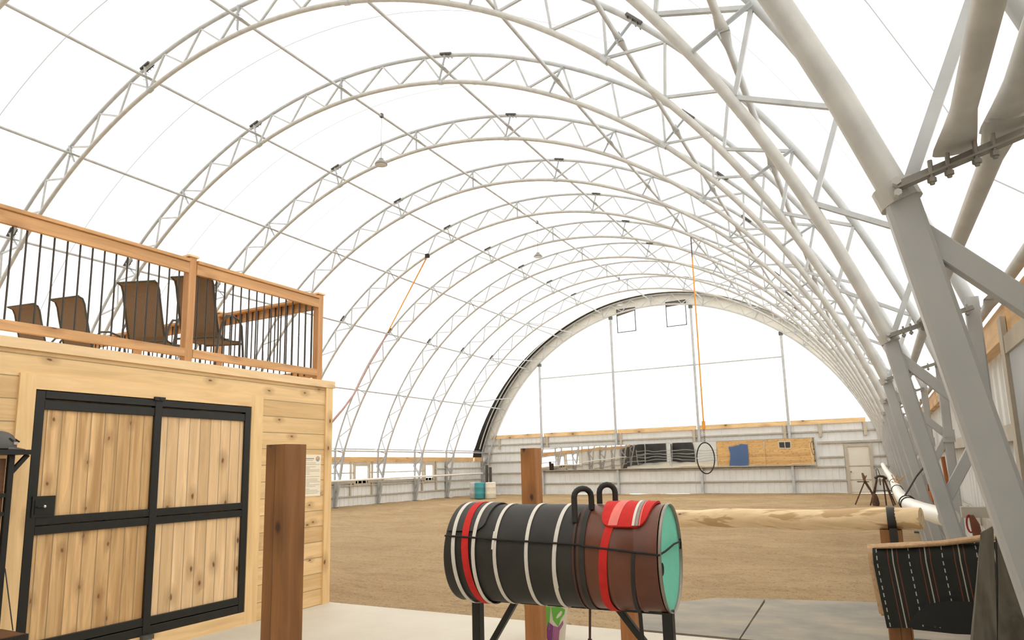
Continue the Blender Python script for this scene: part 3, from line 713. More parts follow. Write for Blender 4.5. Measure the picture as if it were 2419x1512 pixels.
# patio sling chairs: local +y is the way the chair faces, origin on the deck
def patio_chair(loc, rz, label):
    t = thing('patio_chair', loc, label, 'chair', 'patio chairs on the deck'); WO[t.name] = Vector((0, 0, 0))
    prof = [(-.36, 1.06), (-.30, 1.045), (-.265, .98), (-.235, .86), (-.19, .70), (-.15, .56), (-.115, .46), (-.05, .405), (.08, .39), (.25, .405), (.34, .42), (.385, .405)]
    def sling(p, nm_, mt):
        f = MB(); n = len(p)
        for sgn in (0, .008):
            pass
        vs = []
        for y, z in p:
            for x in (-.215, -.07, .07, .215): vs.append((x, y-.012*(1-abs(x)/.215)*(z > .45), z-.012*(1-abs(x)/.215)*(z <= .45)))
        vs2 = [(x, y, z-.006) for x, y, z in vs]; k = len(vs); fs = []
        for i in range(n-1):
            for j in range(3):
                a = i*4+j; fs.append((a, a+1, a+5, a+4)); fs.append((k+a, k+a+4, k+a+5, k+a+1))
        f.add(vs+vs2, fs); return f.build(nm_, mt, t, True)
    sling(prof[:7], 'back_sling', 'sling'); sling(prof[6:], 'seat_sling', 'sling')
    for s in (-1, 1):
        f = MB(); f.tube([(s*.225, y, z) for y, z in prof], .013, 8, (1, 0, 0)); f.build('side_frame', 'chair_frame', t, True)
        f = MB(); f.tube([(s*.27, -.17, .40), (s*.285, -.14, .56), (s*.29, -.07, .655), (s*.29, .06, .68), (s*.285, .22, .655), (s*.28, .30, .60), (s*.275, .325, .50), (s*.275, .36, .30), (s*.285, .37, 0)], .014, 8, (1, 0, 0)); f.build('arm', 'chair_frame', t, True)
        f = MB(); f.tube([(s*.27, -.17, .40), (s*.275, -.22, .2), (s*.285, -.27, 0)], .014, 8, (1, 0, 0)); f.build('rear_leg', 'chair_frame', t, True)
        f = MB(); f.tube([(s*.22, .02, .385), (s*.275, .02, .39)], .011, 8); f.build('arm_bracket', 'chair_frame', t, True)
    for y, z, nm_ in ((-.362, 1.062, 'top_bar'), (.385, .40, 'front_bar'), (-.17, .385, 'rear_bar')):
        f = MB(); f.tube([(-.235 if nm_ != 'rear_bar' else -.27, y, z), (.235 if nm_ != 'rear_bar' else .27, y, z)], .013, 8); f.build(nm_, 'chair_frame', t, True)
    t.rotation_euler = (0, 0, rz); return t
def chair_at(xL, yL, xR_, yR_, ztop, label, base=None):
    cx, cy = (xL+xR_)/2, (yL+yR_)/2; a = math.atan2(yR_-yL, xR_-xL)
    # top bar is .36 behind the origin
    ox = cx - math.sin(a)*.36; oy = cy + math.cos(a)*.36
    if base is None: return patio_chair((ox, oy, 2.79), a, label)
    c = copy_tree(base); c.location = (ox, oy, 2.79); c.rotation_euler = (0, 0, a); c['label'] = label; return c
pc = chair_at(-6.93, 4.77, -6.50, 4.94, 3.8, 'brown sling patio chair at the front of the deck, closest to the corner, right of the others')
pc['label'] = 'brown sling patio chair partly behind the middle railing post, rightmost of four'
chair_at(-7.63, 4.59, -7.22, 4.76, 3.8, 'brown sling patio chair, second from the right, whole back showing between balusters', pc)
chair_at(-9.03, 4.60, -8.61, 4.68, 3.8, 'brown sling patio chair, third from the right, its curved top rising above the rail', pc)
chair_at(-9.87, 4.52, -9.45, 4.59, 3.8, 'brown sling patio chair, leftmost and farthest, mostly sunk behind the bottom rail', pc)

# ------------------------------------------------------------------ posts and log
def sqpost(name, x, y, h, mt, label, w_=.14):
    f = MB(); f.beam((x, y, 0), (x, y, h), w_, w_, (0, 1, 0), .006); o = f.build(name, mt)
    off = Vector((x, y, 0)); o.data.transform(Matrix.Translation(-off)); o.location = off
    return tag(o, label, 'post')
sqpost('timber_post', -2.62, 2.48, 1.757, 'post', 'thick brown timber post in the foreground before the pine building')
sqpost('timber_post', -2.72, 5.40, 1.78, 'post2', 'thick brown timber post standing up behind the striped barrel')
sqpost('timber_post', -2.16, 6.2, 1.055, 'post2', 'short brown post below the barrel carrying the left end of the log')
p_ = sqpost('timber_post', .01, 5.62, 1.115, 'post', 'short dark brown post carrying the right end of the log')
lg = thing('log_rail', (-.9, 5.9, 1.17), 'pale peeled log laid across two short posts', 'log')
f = MB(); A_ = Vector((-2.28, 6.23, 1.125)); B_ = Vector((.205, 5.60, 1.19)); pts = []; rs = []; rl = random.Random(4)
for i in range(40):
    q = i/39; pts.append(A_.lerp(B_, q)+Vector((0, .008*math.sin(q*9), .006*math.sin(q*14+1)))); rs.append(.071+.008*q+.003*math.sin(q*31)+rl.uniform(-.0012, .0012))
f.tube(pts, rs, 20); f.build('trunk', 'log', lg, True)
f = MB(); f.tube([(.022, 5.650+.082*math.cos(a), 1.187+.082*math.sin(a)) for a in [R(-90+i*20) for i in range(19)]], [(.028, .004)]*19, 8, (1, 0, 0)); f.build('rubber_band', 'black_rubber', lg, True)
f = MB(); f.box(.0, .05, 5.543, 5.549, .85, 1.13); f.build('strap_tail', 'black_rubber', lg)

# ------------------------------------------------------------------ barrel horse
BL = Vector((-2.406, 3.648, 1.115)); BR = Vector((-1.044, 3.746, 1.115)); ba = (BR-BL).normalized(); bs = Vector((0, 0, 1)).cross(ba); bz = Vector((0, 0, 1))
def Bp(u, phi, r=.29): return BL+ba*u+(-bs*math.cos(R(phi))+bz*math.sin(R(phi)))*r
bh = thing('barrel_horse', (BL.x*.5+BR.x*.5, 3.7, 0), 'barrel horse of a black and a brown drum on black steel legs', 'barrel horse')
def rev(prof, n=64):
    f = MB(); vs = [Bp(u, 360*j/n, r) for r, u in prof for j in range(n)]
    f.add(vs, [(i*n+j, i*n+(j+1) % n, (i+1)*n+(j+1) % n, (i+1)*n+j) for i in range(len(prof)-1) for j in range(n)]); return f
def rib(u, r, h=.006, w_=.016): return [(r, u-w_), (r+h, u-w_*.4), (r+h, u+w_*.4), (r, u+w_)]
R0 = .279
f = rev([(.001, .125), (.262, .125), (.265, .105), (.279, .10), (.283, .11), (.28, .13)]+[(.281, .2), (.282, .5), (.283, .8), (.281, .905), (.27, .915), (.001, .915)]); f.build('black_drum', 'black_rubber', bh, True)
f = rev([(.001, .925), (.275, .925), (R0+.003, .93)]+rib(1.09, R0+.003)+rib(1.22, R0+.003)+[(R0+.003, 1.34)]); bdm = f.build('brown_drum', 'brown_drum', bh, True)
f = rev([(.278, 1.346), (.284, 1.346), (.2885, 1.351), (.2885, 1.360), (.284, 1.364), (.280, 1.360), (.278, 1.352), (.278, 1.346)]); f.build('rim', 'rim', bdm, True)
f = rev([(.001, 1.346), (.278, 1.346)]); f.build('drum_lid', 'teal', bdm)
f = MB(); c0 = BL+ba*1.3475-bs*.205+bz*(-.035); 
ring = [c0+(bs*math.cos(R(a))+bz*math.sin(R(a)))*.03 for a in range(0, 360, 24)]
f.tube(ring, .004, 6, (1, 0, 0), closed=True); f.add([c0+(bs*math.cos(R(a))+bz*math.sin(R(a)))*.029+ba*.001 for a in range(0, 360, 24)], [tuple(range(15))]); f.build('bung_hole', 'cord', bdm)
def band(u_of, w_, t_, p0, p1, mt, nm_, par=None, r=.2855, step=5):
    f = MB(); vs = []; ps = []
    p = p0
    while p < p1+.1: ps.append(p); p += step
    for p in ps:
        u = u_of(p) if callable(u_of) else u_of
        ww = w_(p) if callable(w_) else w_
        vs += [Bp(u-ww/2, p, r), Bp(u-ww/2, p, r+t_), Bp(u+ww/2, p, r+t_), Bp(u+ww/2, p, r)]
    n = len(ps); fs = []
    for i in range(n-1):
        for j in range(4): fs.append((i*4+j, i*4+(j+1) % 4, (i+1)*4+(j+1) % 4, (i+1)*4+j))
    fs += [(0, 1, 2, 3), tuple((n-1)*4+j for j in (3, 2, 1, 0))]
    f.add(vs, fs); return f.build(nm_, mt, par or bh, True)
wob = lambda a, b_, c_: (lambda p: a+b_*math.sin(R(p))+c_*math.cos(R(p)))
# worn rubber flap folded over the left end, with rounded corner
f = MB(); vs = []; ps = [30+i*3 for i in range(43)]
for p in ps:
    e = min(p-30, 156-p); uR = .345-(.05*(1-min(1, e/12))**2)
    vs += [Bp(.108, p, .286), Bp(.108, p, .293), Bp(uR, p, .293), Bp(uR, p, .286)]
n = len(ps); f.add(vs, [(i*4+j, i*4+(j+1) % 4, (i+1)*4+(j+1) % 4, (i+1)*4+j) for i in range(n-1) for j in range(4)]+[(0, 1, 2, 3), tuple((n-1)*4+j for j in (3, 2, 1, 0))]); f.build('rubber_flap', 'rubber_flap', bh, True)
for u_, w_, mt, lab in ((wob(.172, -.024, 0), .022, 'webbing', 'white'), (wob(.25, -.03, .0), .042, 'red_felt', 'red'), (wob(.30, -.012, 0), .021, 'webbing', 'w'), (wob(.44, -.012, -.01), .020, 'webbing', 'w'), (wob(.622, -.004, 0), .020, 'webbing', 'w'), (wob(.785, .014, 0), .022, 'webbing', 'w')):
    o = band(u_, w_, .004, -120, 240, mt, 'strap', r=.2935 if (mt == 'red_felt' or u_(90) < .3) else .2845)
    if mt == 'red_felt': o['label'] = 'red strap'
for u0_, ww in ((.425, .014), (.795, .012)):
    band(u0_-.006, ww, .004, 10 if u0_ < .5 else -30, 34 if u0_ < .5 else 10, 'webbing', 'strap_end', r=.289)
band(.893, .012, .004, -100, 60, 'brown_strap', 'strap', r=.285); band(.918, .016, .004, -100, 75, 'brown_strap', 'strap', r=.286); band(.94, .03, .006, -115, 80, 'black_rubber', 'strap', r=.284)
# black cord along the side and across the lid
f = MB(); pts = [Bp(.108+(.93-.108)*i/12, 23.3-6.0*i/12, .3005 if i < 4 else .292) for i in range(13)]+[Bp(.95+(1.355-.95)*i/8, 16-7*i/8, .292+(.004 if i == 8 else 0)) for i in range(9)]
pts += [BL+ba*1.368-bs*.20+bz*.055, BL+ba*1.366+bs*.05+bz*.065, BL+ba*1.366+bs*.22+bz*.06]
f.tube(pts, .0055, 8); f.build('cord', 'cord', bh, True)
f = MB(); f.tube([BL+ba*1.366+bs*.22+bz*.075, BL+ba*1.366+bs*.235+bz*.05, BL+ba*1.366+bs*.22+bz*.02], .006, 8); f.build('hook', 'cord', bh, True)
def hoop(A, B, top, lab):
    A = Vector(A); B = Vector(B); T = Vector(top); pts = [A, A.lerp(Vector((A.x, A.y, T.z-.045)), .5), Vector((A.x, A.y, T.z-.045))]
    c = (Vector((A.x, A.y, 0))+Vector((B.x, B.y, 0)))/2
    for i in range(1, 8):
        a = math.pi*i/8; q = (1-math.cos(a))/2
        pts.append(Vector((A.x+(B.x-A.x)*q, A.y+(B.y-A.y)*q, T.z-.045+.045*math.sin(a))))
    pts += [Vector((B.x, B.y, T.z-.045)), B]
    f = MB(); f.tube(pts, .0165, 12, (0, 1, 0)); f.build('hoop_handle', 'black_rubber', bh, True)
hoop(Bp(.885, 44, .285), Bp(.955, 66, .285), (0, 0, 1.492), 'f'); hoop(Bp(.955, 98, .285), Bp(1.035, 108, .285), (0, 0, 1.505), 'b')
# hanging ends of straps
f = MB(); b0 = Bp(.90, -80, .288); f.beam(b0, b0+Vector((-.008, 0, -.16)), .012, .006, (1, 0, 0)); f.beam(b0+Vector((-.008, 0, -.16)), b0+Vector((-.004, 0, -.42)), .022, .006, (1, 0, 0)); f.build('strap_tail', 'brown_strap', bh)
band(lambda p: 1.222-.0004*(11-p), .02, .004, -75, 11, 'black_rubber', 'strap', r=.2895)
f = MB(); b0 = Bp(1.188, -75, .292); f.beam(b0, b0+Vector((.02, 0, -.5)), .02, .006, (1, 0, 0)); f.build('strap_tail', 'black_rubber', bh)
# steel legs
def lg_(x, nm_='leg'):
    f = MB(); f.beam((x, 3.69, 0), (x, 3.69, .84), .055, .055, (0, 1, 0), .003); f.build(nm_, 'black_metal', bh)
lg_(-2.25); lg_(-1.072)
f = MB(); f.beam((-1.98, 3.68, .84), (-2.24, 3.68, .45), .035, .035, (0, 1, 0), .003); f.build('brace', 'black_metal', bh)
f = MB(); f.beam((-1.36, 3.71, .84), (-1.09, 3.71, .52), .035, .035, (0, 1, 0), .003); f.build('brace', 'black_metal', bh)
f = MB(); f.beam((-2.25, 3.36, .03), (-2.25, 4.02, .03), .055, .055, (1, 0, 0)); f.build('foot_bar', 'black_metal', bh)
f = MB(); f.beam((-1.072, 3.36, .03), (-1.072, 4.02, .03), .055, .055, (1, 0, 0)); f.build('foot_bar', 'black_metal', bh)
f = MB(); f.beam((-2.27, 3.69, .835), (-1.05, 3.71, .835), .05, .02, (0, 1, 0)); f.build('cradle', 'black_metal', bh)
# red felt pad on the brown drum
fp = thing('felt_pad', Bp(1.17, 90, .29), 'red felt pad with pink and grey stripes draped over brown drum', 'pad')
def patch(edge0, edge1, mt, nm_, r, t_=.008, p0=37, p1=143):
    f = MB(); vs = []; ps = [p0+(p1-p0)*i/40 for i in range(41)]
    for p in ps:
        e = min(p-p0, p1-p); k = min(1, e/16); s = 1-math.sqrt(max(0, 1-(1-k)**2)); u0_, u1_ = edge0(p)+.045*s, edge1(p)-.045*s
        vs += [Bp(u0_, p, r), Bp(u0_, p, r+t_), Bp(u1_, p, r+t_), Bp(u1_, p, r)]
    n = 41; f.add(vs, [(i*4+j, i*4+(j+1) % 4, (i+1)*4+(j+1) % 4, (i+1)*4+j) for i in range(40) for j in range(4)]+[(0, 1, 2, 3), tuple(160+j for j in (3, 2, 1, 0))])
    return f.build(nm_, mt, fp, True)
sh = lambda c_: (lambda p: c_+.0008*(90-abs(p-90))*-1+.05)
patch(lambda p: 1.02+.018*abs(p-90)/53, lambda p: 1.305-.03*abs(p-90)/53, 'red_felt', 'pad_body', .2875, .013)
def stripe_(c_, w_, mt, nm_, r=.3006):
    f = MB(); vs = []; ps = [38+104*i/30 for i in range(31)]
    for p in ps:
        u = c_(p); vs += [Bp(u-w_/2, p, r), Bp(u-w_/2, p, r+.003), Bp(u+w_/2, p, r+.003), Bp(u+w_/2, p, r)]
    f.add(vs, [(i*4+j, i*4+(j+1) % 4, (i+1)*4+(j+1) % 4, (i+1)*4+j) for i in range(30) for j in range(4)]+[(0, 1, 2, 3), tuple(120+j for j in (3, 2, 1, 0))])
    return f.build(nm_, mt, fp, True)
stripe_(lambda p: 1.125-.0002*(90-p)*2, .05, 'pink_felt', 'pink_stripe'); stripe_(lambda p: 1.215, .014, 'webbing', 'white_stripe'); stripe_(lambda p: 1.233, .016, 'grey_band', 'grey_stripe'); stripe_(lambda p: 1.248, .006, 'pink_felt', 'edge_stripe')
f = MB(); vs = []; ps = [-80+i*4 for i in range(31)]
for p in ps:
    u = interp(p, [-80, -46, 12, 35, 45], [1.06, 1.043, 1.062, 1.083, 1.10]); w_ = .044
    vs += [Bp(u-w_/2, p, .289), Bp(u-w_/2, p, .2925), Bp(u+w_/2, p, .2925), Bp(u+w_/2, p, .289)]
n = len(ps); f.add(vs, [(i*4+j, i*4+(j+1) % 4, (i+1)*4+(j+1) % 4, (i+1)*4+j) for i in range(n-1) for j in range(4)]+[(0, 1, 2, 3), tuple((n-1)*4+j for j in (3, 2, 1, 0))]); f.build('girth_strap', 'red_felt', fp, True)

# painted bin behind the tall post
pb = thing('patterned_bin', (-2.93, 6.05, 0), 'white bin with green and purple patches behind the tall brown post', 'bin')
f = MB(); f.lathe([(.001, 0), (.165, 0), (.21, .36), (.215, .37), (.20, .37), (.16, .03), (.001, .03)], (-2.93, 6.05, 0), 32); f.build('bin_body', 'drum_white', pb, True)
def cpatch(poly, mt, nm_):
    # poly of (angle deg, z) on the bin's side
    f = MB(); vs = []
    for a, z in poly:
        r = .166+.045*z/.36; vs.append((-2.93+r*math.sin(R(a)), 6.05-r*math.cos(R(a)), z))
    vs2 = [(-2.93+(x+2.93)*1.03, 6.05+(y-6.05)*1.03, z) for x, y, z in vs]; n = len(vs)
    f.add(vs+vs2, [tuple(range(n, 2*n))]+[(i, (i+1) % n, n+(i+1) % n, n+i) for i in range(n)]); f.build(nm_, mt, pb)
cpatch([(-80, .22), (-62, .20), (-60, .33), (-80, .34)], 'green', 'green_patch')
cpatch([(5, .14), (32, .14), (36, .345), (5, .35)], 'green', 'green_patch'); cpatch([(38, .34), (60, .34), (82, .30), (80, .26), (66, .22), (60, .16), (44, .22)], 'green', 'green_patch')
cpatch([(8, .0), (40, .0), (44, .17), (30, .21), (24, .13), (8, .12)], 'purple', 'purple_patch'); cpatch([(42, .0), (62, .0), (64, .12), (78, .17), (76, .20), (60, .15), (46, .17)], 'mauve', 'mauve_patch')
cpatch([(0, .351), (20, .352), (16, .366), (2, .366)], 'red_felt', 'red_patch')

# ------------------------------------------------------------------ right foreground: saddle rack, blanket, weathered planks
sr = thing('saddle_rack', (.15, 3.56, 0), 'brown post and pole rack under the striped saddle blanket', 'rack')
f = MB(); f.beam((.0, 3.56, 0), (.0, 3.56, 1.14), .075, .09, (0, 1, 0), .004); f.build('upright', 'post', sr)
f = MB(); f.beam((.44, 3.60, 0), (.44, 3.60, 1.14), .075, .09, (0, 1, 0), .004); f.build('upright', 'post', sr)
f = MB(); f.tube([(-.05, 3.57, 1.165), (.52, 3.60, 1.195)], .045, 14); f.build('pole', 'handle_wood', sr, True)
sb = thing('saddle_blanket', (.15, 3.55, 1.2), 'dark striped saddle blanket with tan fleece lining draped on a rack', 'saddle blanket')
def drape(x0, x1, r, drop_f, drop_b, mt, nm_, th_=.012, zoff=0, nseg=14, flare=.04):
    # inverted U across the pole; u along x, v down the front
    pr = []
    for i in range(13): q = 1-i/12; pr.append((-r-flare*q, -drop_f*q, drop_f*q))
    for i in range(1, 10): a = math.pi*i/10; pr.append((-r*math.cos(a), r*math.sin(a), -r*a))
    for i in range(9): q = i/8; pr.append((r+flare*.6*q, -drop_b*q, -r*3.14-drop_b*q))
    f = MB(); f.uv = []; n = len(pr); m_ = nseg+1
    for layer in (0, 1):
        for i in range(m_):
            u = i/nseg; x = x0+(x1-x0)*u
            for (dy, dz, v) in pr:
                k = (r+th_*layer)/r if abs(dy) <= r+1e-6 and dz >= 0 else 1
                yy_ = dy*k-(th_*layer if dy < 0 and dz < 0 else 0)+(th_*layer if dy > 0 and dz < 0 else 0)
                zz_ = dz*k
                dip = .012*math.sin(u*3.1)+(.03*u)
                xs = x+(-dz*.10 if dz < 0 else 0)*(1-u*.5)
                f.v.append((xs, 3.585+yy_+.006*math.sin(u*9+dz*14), 1.165+zoff+zz_+dip)); f.uv.append((x, v))
    def id_(l, i, j): return l*m_*n+i*n+j
    for i in range(nseg):
        for j in range(n-1):
            f.f.append((id_(1, i, j), id_(1, i+1, j), id_(1, i+1, j+1), id_(1, i, j+1)))
            f.f.append((id_(0, i, j), id_(0, i, j+1), id_(0, i+1, j+1), id_(0, i+1, j)))
    for j in range(n-1):
        f.f.append((id_(0, 0, j), id_(1, 0, j), id_(1, 0, j+1), id_(0, 0, j+1))); f.f.append((id_(0, nseg, j), id_(0, nseg, j+1), id_(1, nseg, j+1), id_(1, nseg, j)))
    for i in range(nseg):
        for j in (0, n-1): f.f.append((id_(0, i, j), id_(0, i+1, j), id_(1, i+1, j), id_(1, i, j)))
    return f.build(nm_, mt, sb, True)
drape(-.095, .56, .050, .22, .26, 'fleece', 'fleece_lining', .014, .0, flare=.03)
drape(-.075, .58, .066, .262, .24, 'blanket', 'blanket_body', .010, -.012)
f = MB(); f.tube([(-.06, 3.54, 1.222), (.05, 3.53, 1.232), (.2, 3.53, 1.25), (.35, 3.535, 1.275), (.55, 3.54, 1.29)], [(.006, .012), (.009, .016), (.012, .02), (.014, .022), (.014, .022)], 10); f.build('fleece_roll', 'fleece', sb, True)
f = MB(); f.prism([(.03, 0, .915), (.06, 0, .955), (.11, 0, 1.0), (.18, 0, 1.02), (.56, 0, 1.03), (.56, 0, .905), (.2, 0, .89), (.05, 0, .895)], (0, 3.465, 0), (0, 3.47, 0)); f.build('wear_leather', 'black_leather', sb)
def plank(pts_b, pts_t, th_, lab):
    # plank face from bottom edge pair to top edge pair
    b0, b1 = map(Vector, pts_b); t0, t1 = map(Vector, pts_t); n_ = Vector((0, th_, 0)); f = MB()
    rows = 8; vs = []
    for i in range(rows+1):
        q = i/rows; wv = .004*math.sin(q*11+b0.x*30)
        vs += [b0.lerp(t0, q)+Vector((wv, 0, 0)), b1.lerp(t1, q)+Vector((wv, 0, 0)), b1.lerp(t1, q)+n_, b0.lerp(t0, q)+n_]
    f.add(vs, [(i*4+j, i*4+(j+1) % 4, i*4+4+(j+1) % 4, i*4+4+j) for i in range(rows) for j in range(4)]+[(0, 3, 2, 1), tuple(rows*4+j for j in range(4))])
    return tag(f.build('weathered_plank', 'weather'), lab, 'plank')
plank([(-.01, 2.62, 0), (.145, 2.62, 0)], [(.285, 2.93, 1.35), (.325, 2.93, 1.375)], .03, 'grey weathered plank leaning beside the striped blanket, left of two')
plank([(.15, 2.61, 0), (.36, 2.61, 0)], [(.33, 2.93, 1.37), (.365, 2.93, 1.33)], .03, 'grey weathered plank leaning against the nearest arch leg, right of two')
bx = thing('feed_bin', (.12, 3.35, 0), 'grey bin with a magenta patch below the saddle blanket', 'bin')
f = MB(); f.box(.045, .32, 3.42, 3.54, 0, .845); f.build('bin_body', 'grey_plastic', bx, bevel=.01)
f = MB(); f.prism([(.055, 0, .74), (.085, 0, .74), (.10, 0, .80), (.075, 0, .835), (.055, 0, .825)], (0, 3.412, 0), (0, 3.419, 0)); f.build('magenta_patch', 'magenta', bx)

# ------------------------------------------------------------------ left foreground: coat rack, bench, helmet
ck = thing('rack_stand', (-6.05, 2.4, 0), 'black steel rack with a wooden bench at the lower left edge', 'rack')
f = MB(); f.box(-6.235, -5.88, 1.9, 2.985, 1.812, 1.842); f.build('shelf', 'bench', ck)
f = MB(); f.box(-5.885, -5.872, 1.9, 2.99, 1.808, 1.846); f.build('shelf_edge', 'black_metal', ck)
for nm_, a, b_ in (('upright', (-5.96, 2.84, 0), (-5.96, 2.84, 1.81)), ('upright', (-6.2, 2.84, 0), (-6.2, 2.84, 1.81))):
    f = MB(); f.beam(a, b_, .04, .04, (0, 1, 0), .003); f.build(nm_, 'black_metal', ck)
f = MB(); f.beam((-5.96, 2.84, 1.66), (-5.96, 2.955, 1.81), .03, .03, (1, 0, 0)); f.build('shelf_bracket', 'black_metal', ck)
for z_ in (1.50, 1.36): f = MB(); f.beam((-5.96, 1.9, z_), (-5.96, 2.82, z_), .03, .03, (0, 0, 1)); f.build('cross_rail', 'black_metal', ck)
f = MB(); f.box(-5.99, -5.975, 1.9, 2.815, .55, 1.78); f.build('back_board', 'bench', ck)
f = MB(); f.box(-5.97, -5.6, 1.7, 2.86, .475, .51); f.build('bench_seat', 'bench', ck)
f = MB(); f.box(-5.975, -5.595, 2.862, 2.885, .43, .505); f.box(-5.6, -5.58, 1.7, 2.86, .43, .505); f.build('bench_frame', 'black_metal', ck)
for y_ in (2.86, 2.72): f = MB(); f.beam((-5.62, y_, 0), (-5.62, y_, .43), .04, .04, (0, 1, 0)); f.build('bench_leg', 'black_metal', ck)
f = MB(); f.tube([(-5.955, 2.865, .95), (-5.8, 2.88, .51)], .004, 6); f.build('tie_rod', 'black_metal', ck)
hm = thing('riding_helmet', (-5.98, 2.77, 1.842), 'dark grey helmet resting on the black shelf at the left edge', 'helmet')
f = MB(); prof = [(.001, .150), (.03, .148), (.06, .138), (.085, .118), (.103, .088), (.112, .055), (.115, .02), (.113, .012)]
n = 28; vs = []
for r, h in prof:
    for j in range(n):
        a = 2*math.pi*j/n; vs.append((-5.98+r*math.cos(a)*.9, 2.745+r*math.sin(a)*1.15, 1.842+h))
f.add(vs, [(i*n+j, i*n+(j+1) % n, (i+1)*n+(j+1) % n, (i+1)*n+j) for i in range(len(prof)-1) for j in range(n)]+[tuple(range((len(prof)-1)*n, len(prof)*n))]); f.build('shell', 'helmet', hm, True)
f = MB(); vs = []
for j in range(15):
    a = R(90-75+j*150/14); r1, r2 = .113, .113+.055*math.sin(math.pi*j/14)
    for r_, z_ in ((r1, 1.867), (r2, 1.852), (r2, 1.848), (r1, 1.860)): vs.append((-5.98+r_*math.cos(a)*.9, 2.745+r_*math.sin(a)*1.15, z_))
f.add(vs, [(i*4+j, i*4+(j+1) % 4, i*4+4+(j+1) % 4, i*4+4+j) for i in range(14) for j in range(4)]); f.build('peak', 'helmet', hm, True)
for a_, z_ in ((60, .085), (20, .09), (-20, .09)):
    f = MB(); c_ = (-5.98+.101*math.cos(R(a_))*.9, 2.745+.101*math.sin(R(a_))*1.15, 1.842+z_); f.beam(c_, (c_[0]+.002, c_[1]+.03, c_[2]-.02), .012, .01, (0, 0, 1)); f.build('vent_slot', 'cord', hm)
f = MB(); f.box(-5.905, -5.893, 2.82, 2.85, 1.885, 1.905); f.build('badge', 'helmet_lt', hm)

# ------------------------------------------------------------------ lamps, straps, hoop
for i, (y_, lab) in enumerate([(13.1, 'nearest of three, over the deck corner side'), (22.35, 'middle one of three down the ridge'), (31.6, 'farthest of three, near the left vent window')]):
    t = thing('high_bay_lamp', (-10.72, y_, 9.5), 'round grey high-bay lamp hanging from the ridge, '+lab, 'lamp', 'hanging high-bay lamps')
    f = MB(); f.lathe([(.02, .15), (.06, .14), (.07, .09), (.10, .08), (.155, .02), (.165, -.02), (.15, -.03), (.135, -.01)], (-10.72, y_, 9.5), 28); f.build('housing', 'lamp_shell', t, True)
    f = MB(); f.lathe([(.001, -.024), (.148, -.026), (.148, -.018), (.001, -.016)], (-10.72, y_, 9.5), 28); f.build('lens', 'lens', t, True)
    f = MB(); f.tube([(-10.72, y_, 9.65), (-10.72, y_, 10.82)], .006, 6, (1, 0, 0)); f.build('cable', 'balust', t)
    f = MB(); f.box(-10.76, -10.68, y_-.04, y_+.04, 10.80, 10.90); f.build('clamp', 'dark_steel', t)
RX, RY = -4.62, 20.79
ah = thing('aerial_hoop', (RX, RY, 1.75), 'large dark metal hoop hanging in front of the wall mirror', 'hoop')
f = MB(); ca = R(69)
f.tube([(RX+.46*math.cos(R(a))*math.cos(ca), RY+.46*math.cos(R(a))*math.sin(ca), 1.755+.46*math.sin(R(a))) for a in range(0, 360, 8)], .018, 10, (0, 0, 1), closed=True); f.build('ring', 'cord', ah, True)
f = MB(); z_ = 2.22
while z_ < 2.62:
    f.tube([(RX+.02*math.cos(R(a)), RY, z_+.03+.035*math.sin(R(a))) for a in range(0, 360, 45)], .006, 6, (0, 1, 0), closed=True); z_ += .06
f.build('chain', 'dark_steel', ah)
hs = thing('hanging_strap', (RX, RY, 8.5), 'long thin orange strap hanging from the roof down to the hoop', 'strap')
f = MB(); f.beam((RX, RY, 2.64), (RX, RY, 8.0), .03, .04, (0, 1, 0)); f.build('webbing', 'orange', hs)
f = MB(); f.box(RX-.05, RX+.05, RY-.02, RY+.02, 2.62, 2.86); f.build('buckle', 'orange', hs)
zt = ZC+math.sqrt(rin(33)**2-(RX-XC)**2)
f = MB(); f.tube([(RX, RY, 8.0), (RX, RY, zt-.04)], .02, 8, (1, 0, 0)); f.build('top_chain', 'dark_steel', hs)
os_ = thing('tie_strap', (-14.67, 20.79, 9.75), 'orange tie-down strap stretched between two roof arches on the left', 'strap')
f = MB(); A_ = Vector((-14.67, 20.72, 9.74)); B_ = Vector((-18.95, 23.72, 7.80)); f.beam(A_, B_, .06, .03, (0, 0, 1)); f.build('webbing', 'orange', os_)
f = MB(); f.box(A_.x-.07, A_.x+.07, A_.y-.06, A_.y+.06, A_.z-.05, A_.z+.09); f.build('clip', 'cord', os_)
rp = [(-18.95, 23.66, 7.75), (-19.35, 23.64, 7.1), (-19.9, 23.6, 6.38), (-20.25, 23.4, 5.6), (-20.36, 23.1, 5.0), (-20.55, 22.6, 4.3), (-20.74, 22.3, 3.88), (-21.2, 22.0, 3.2), (-21.9, 21.6, 2.4)]
f = MB(); f.tube(rp, [.03, .035, .035, .04, .045, .05, .055, .055, .05], 10); tag(f.build('rope_bundle', 'rope', smooth=True), 'faded pinkish rope bundle running down a left roof arch from the orange strap', 'rope')

# ------------------------------------------------------------------ far wall mirror
mr = thing('wall_mirror', (-10.4, YE-.22, 1.39), 'long row of mirror panels mounted on the far grey wall', 'mirror')
ex = [-17.99, -15.3, -12.6, -10.08, -7.62, -5.2, -2.86]; rl = random.Random(2)
for i in range(6):
    a, b_ = ex[i]+.006, ex[i+1]-.006; t0, t1 = [(0, .05), (.05, .02), (.06, 0), (0, .03), (.02, 0), (.0, .03)][i]
    f = MB(); yb = YE-.20
    f.add([(a, yb-t0, 1.40), (b_, yb-t1, 1.40), (b_, yb-t1-.028, 2.72), (a, yb-t0-.028, 2.72), (a, yb+.02, 1.40), (b_, yb+.02, 1.40), (b_, yb+.02, 2.72), (a, yb+.02, 2.72)], [(0, 1, 2, 3), (7, 6, 5, 4), (0, 4, 5, 1), (1, 5, 6, 2), (2, 6, 7, 3), (3, 7, 4, 0)])
    f.build('mirror_panel', 'mirror', mr)
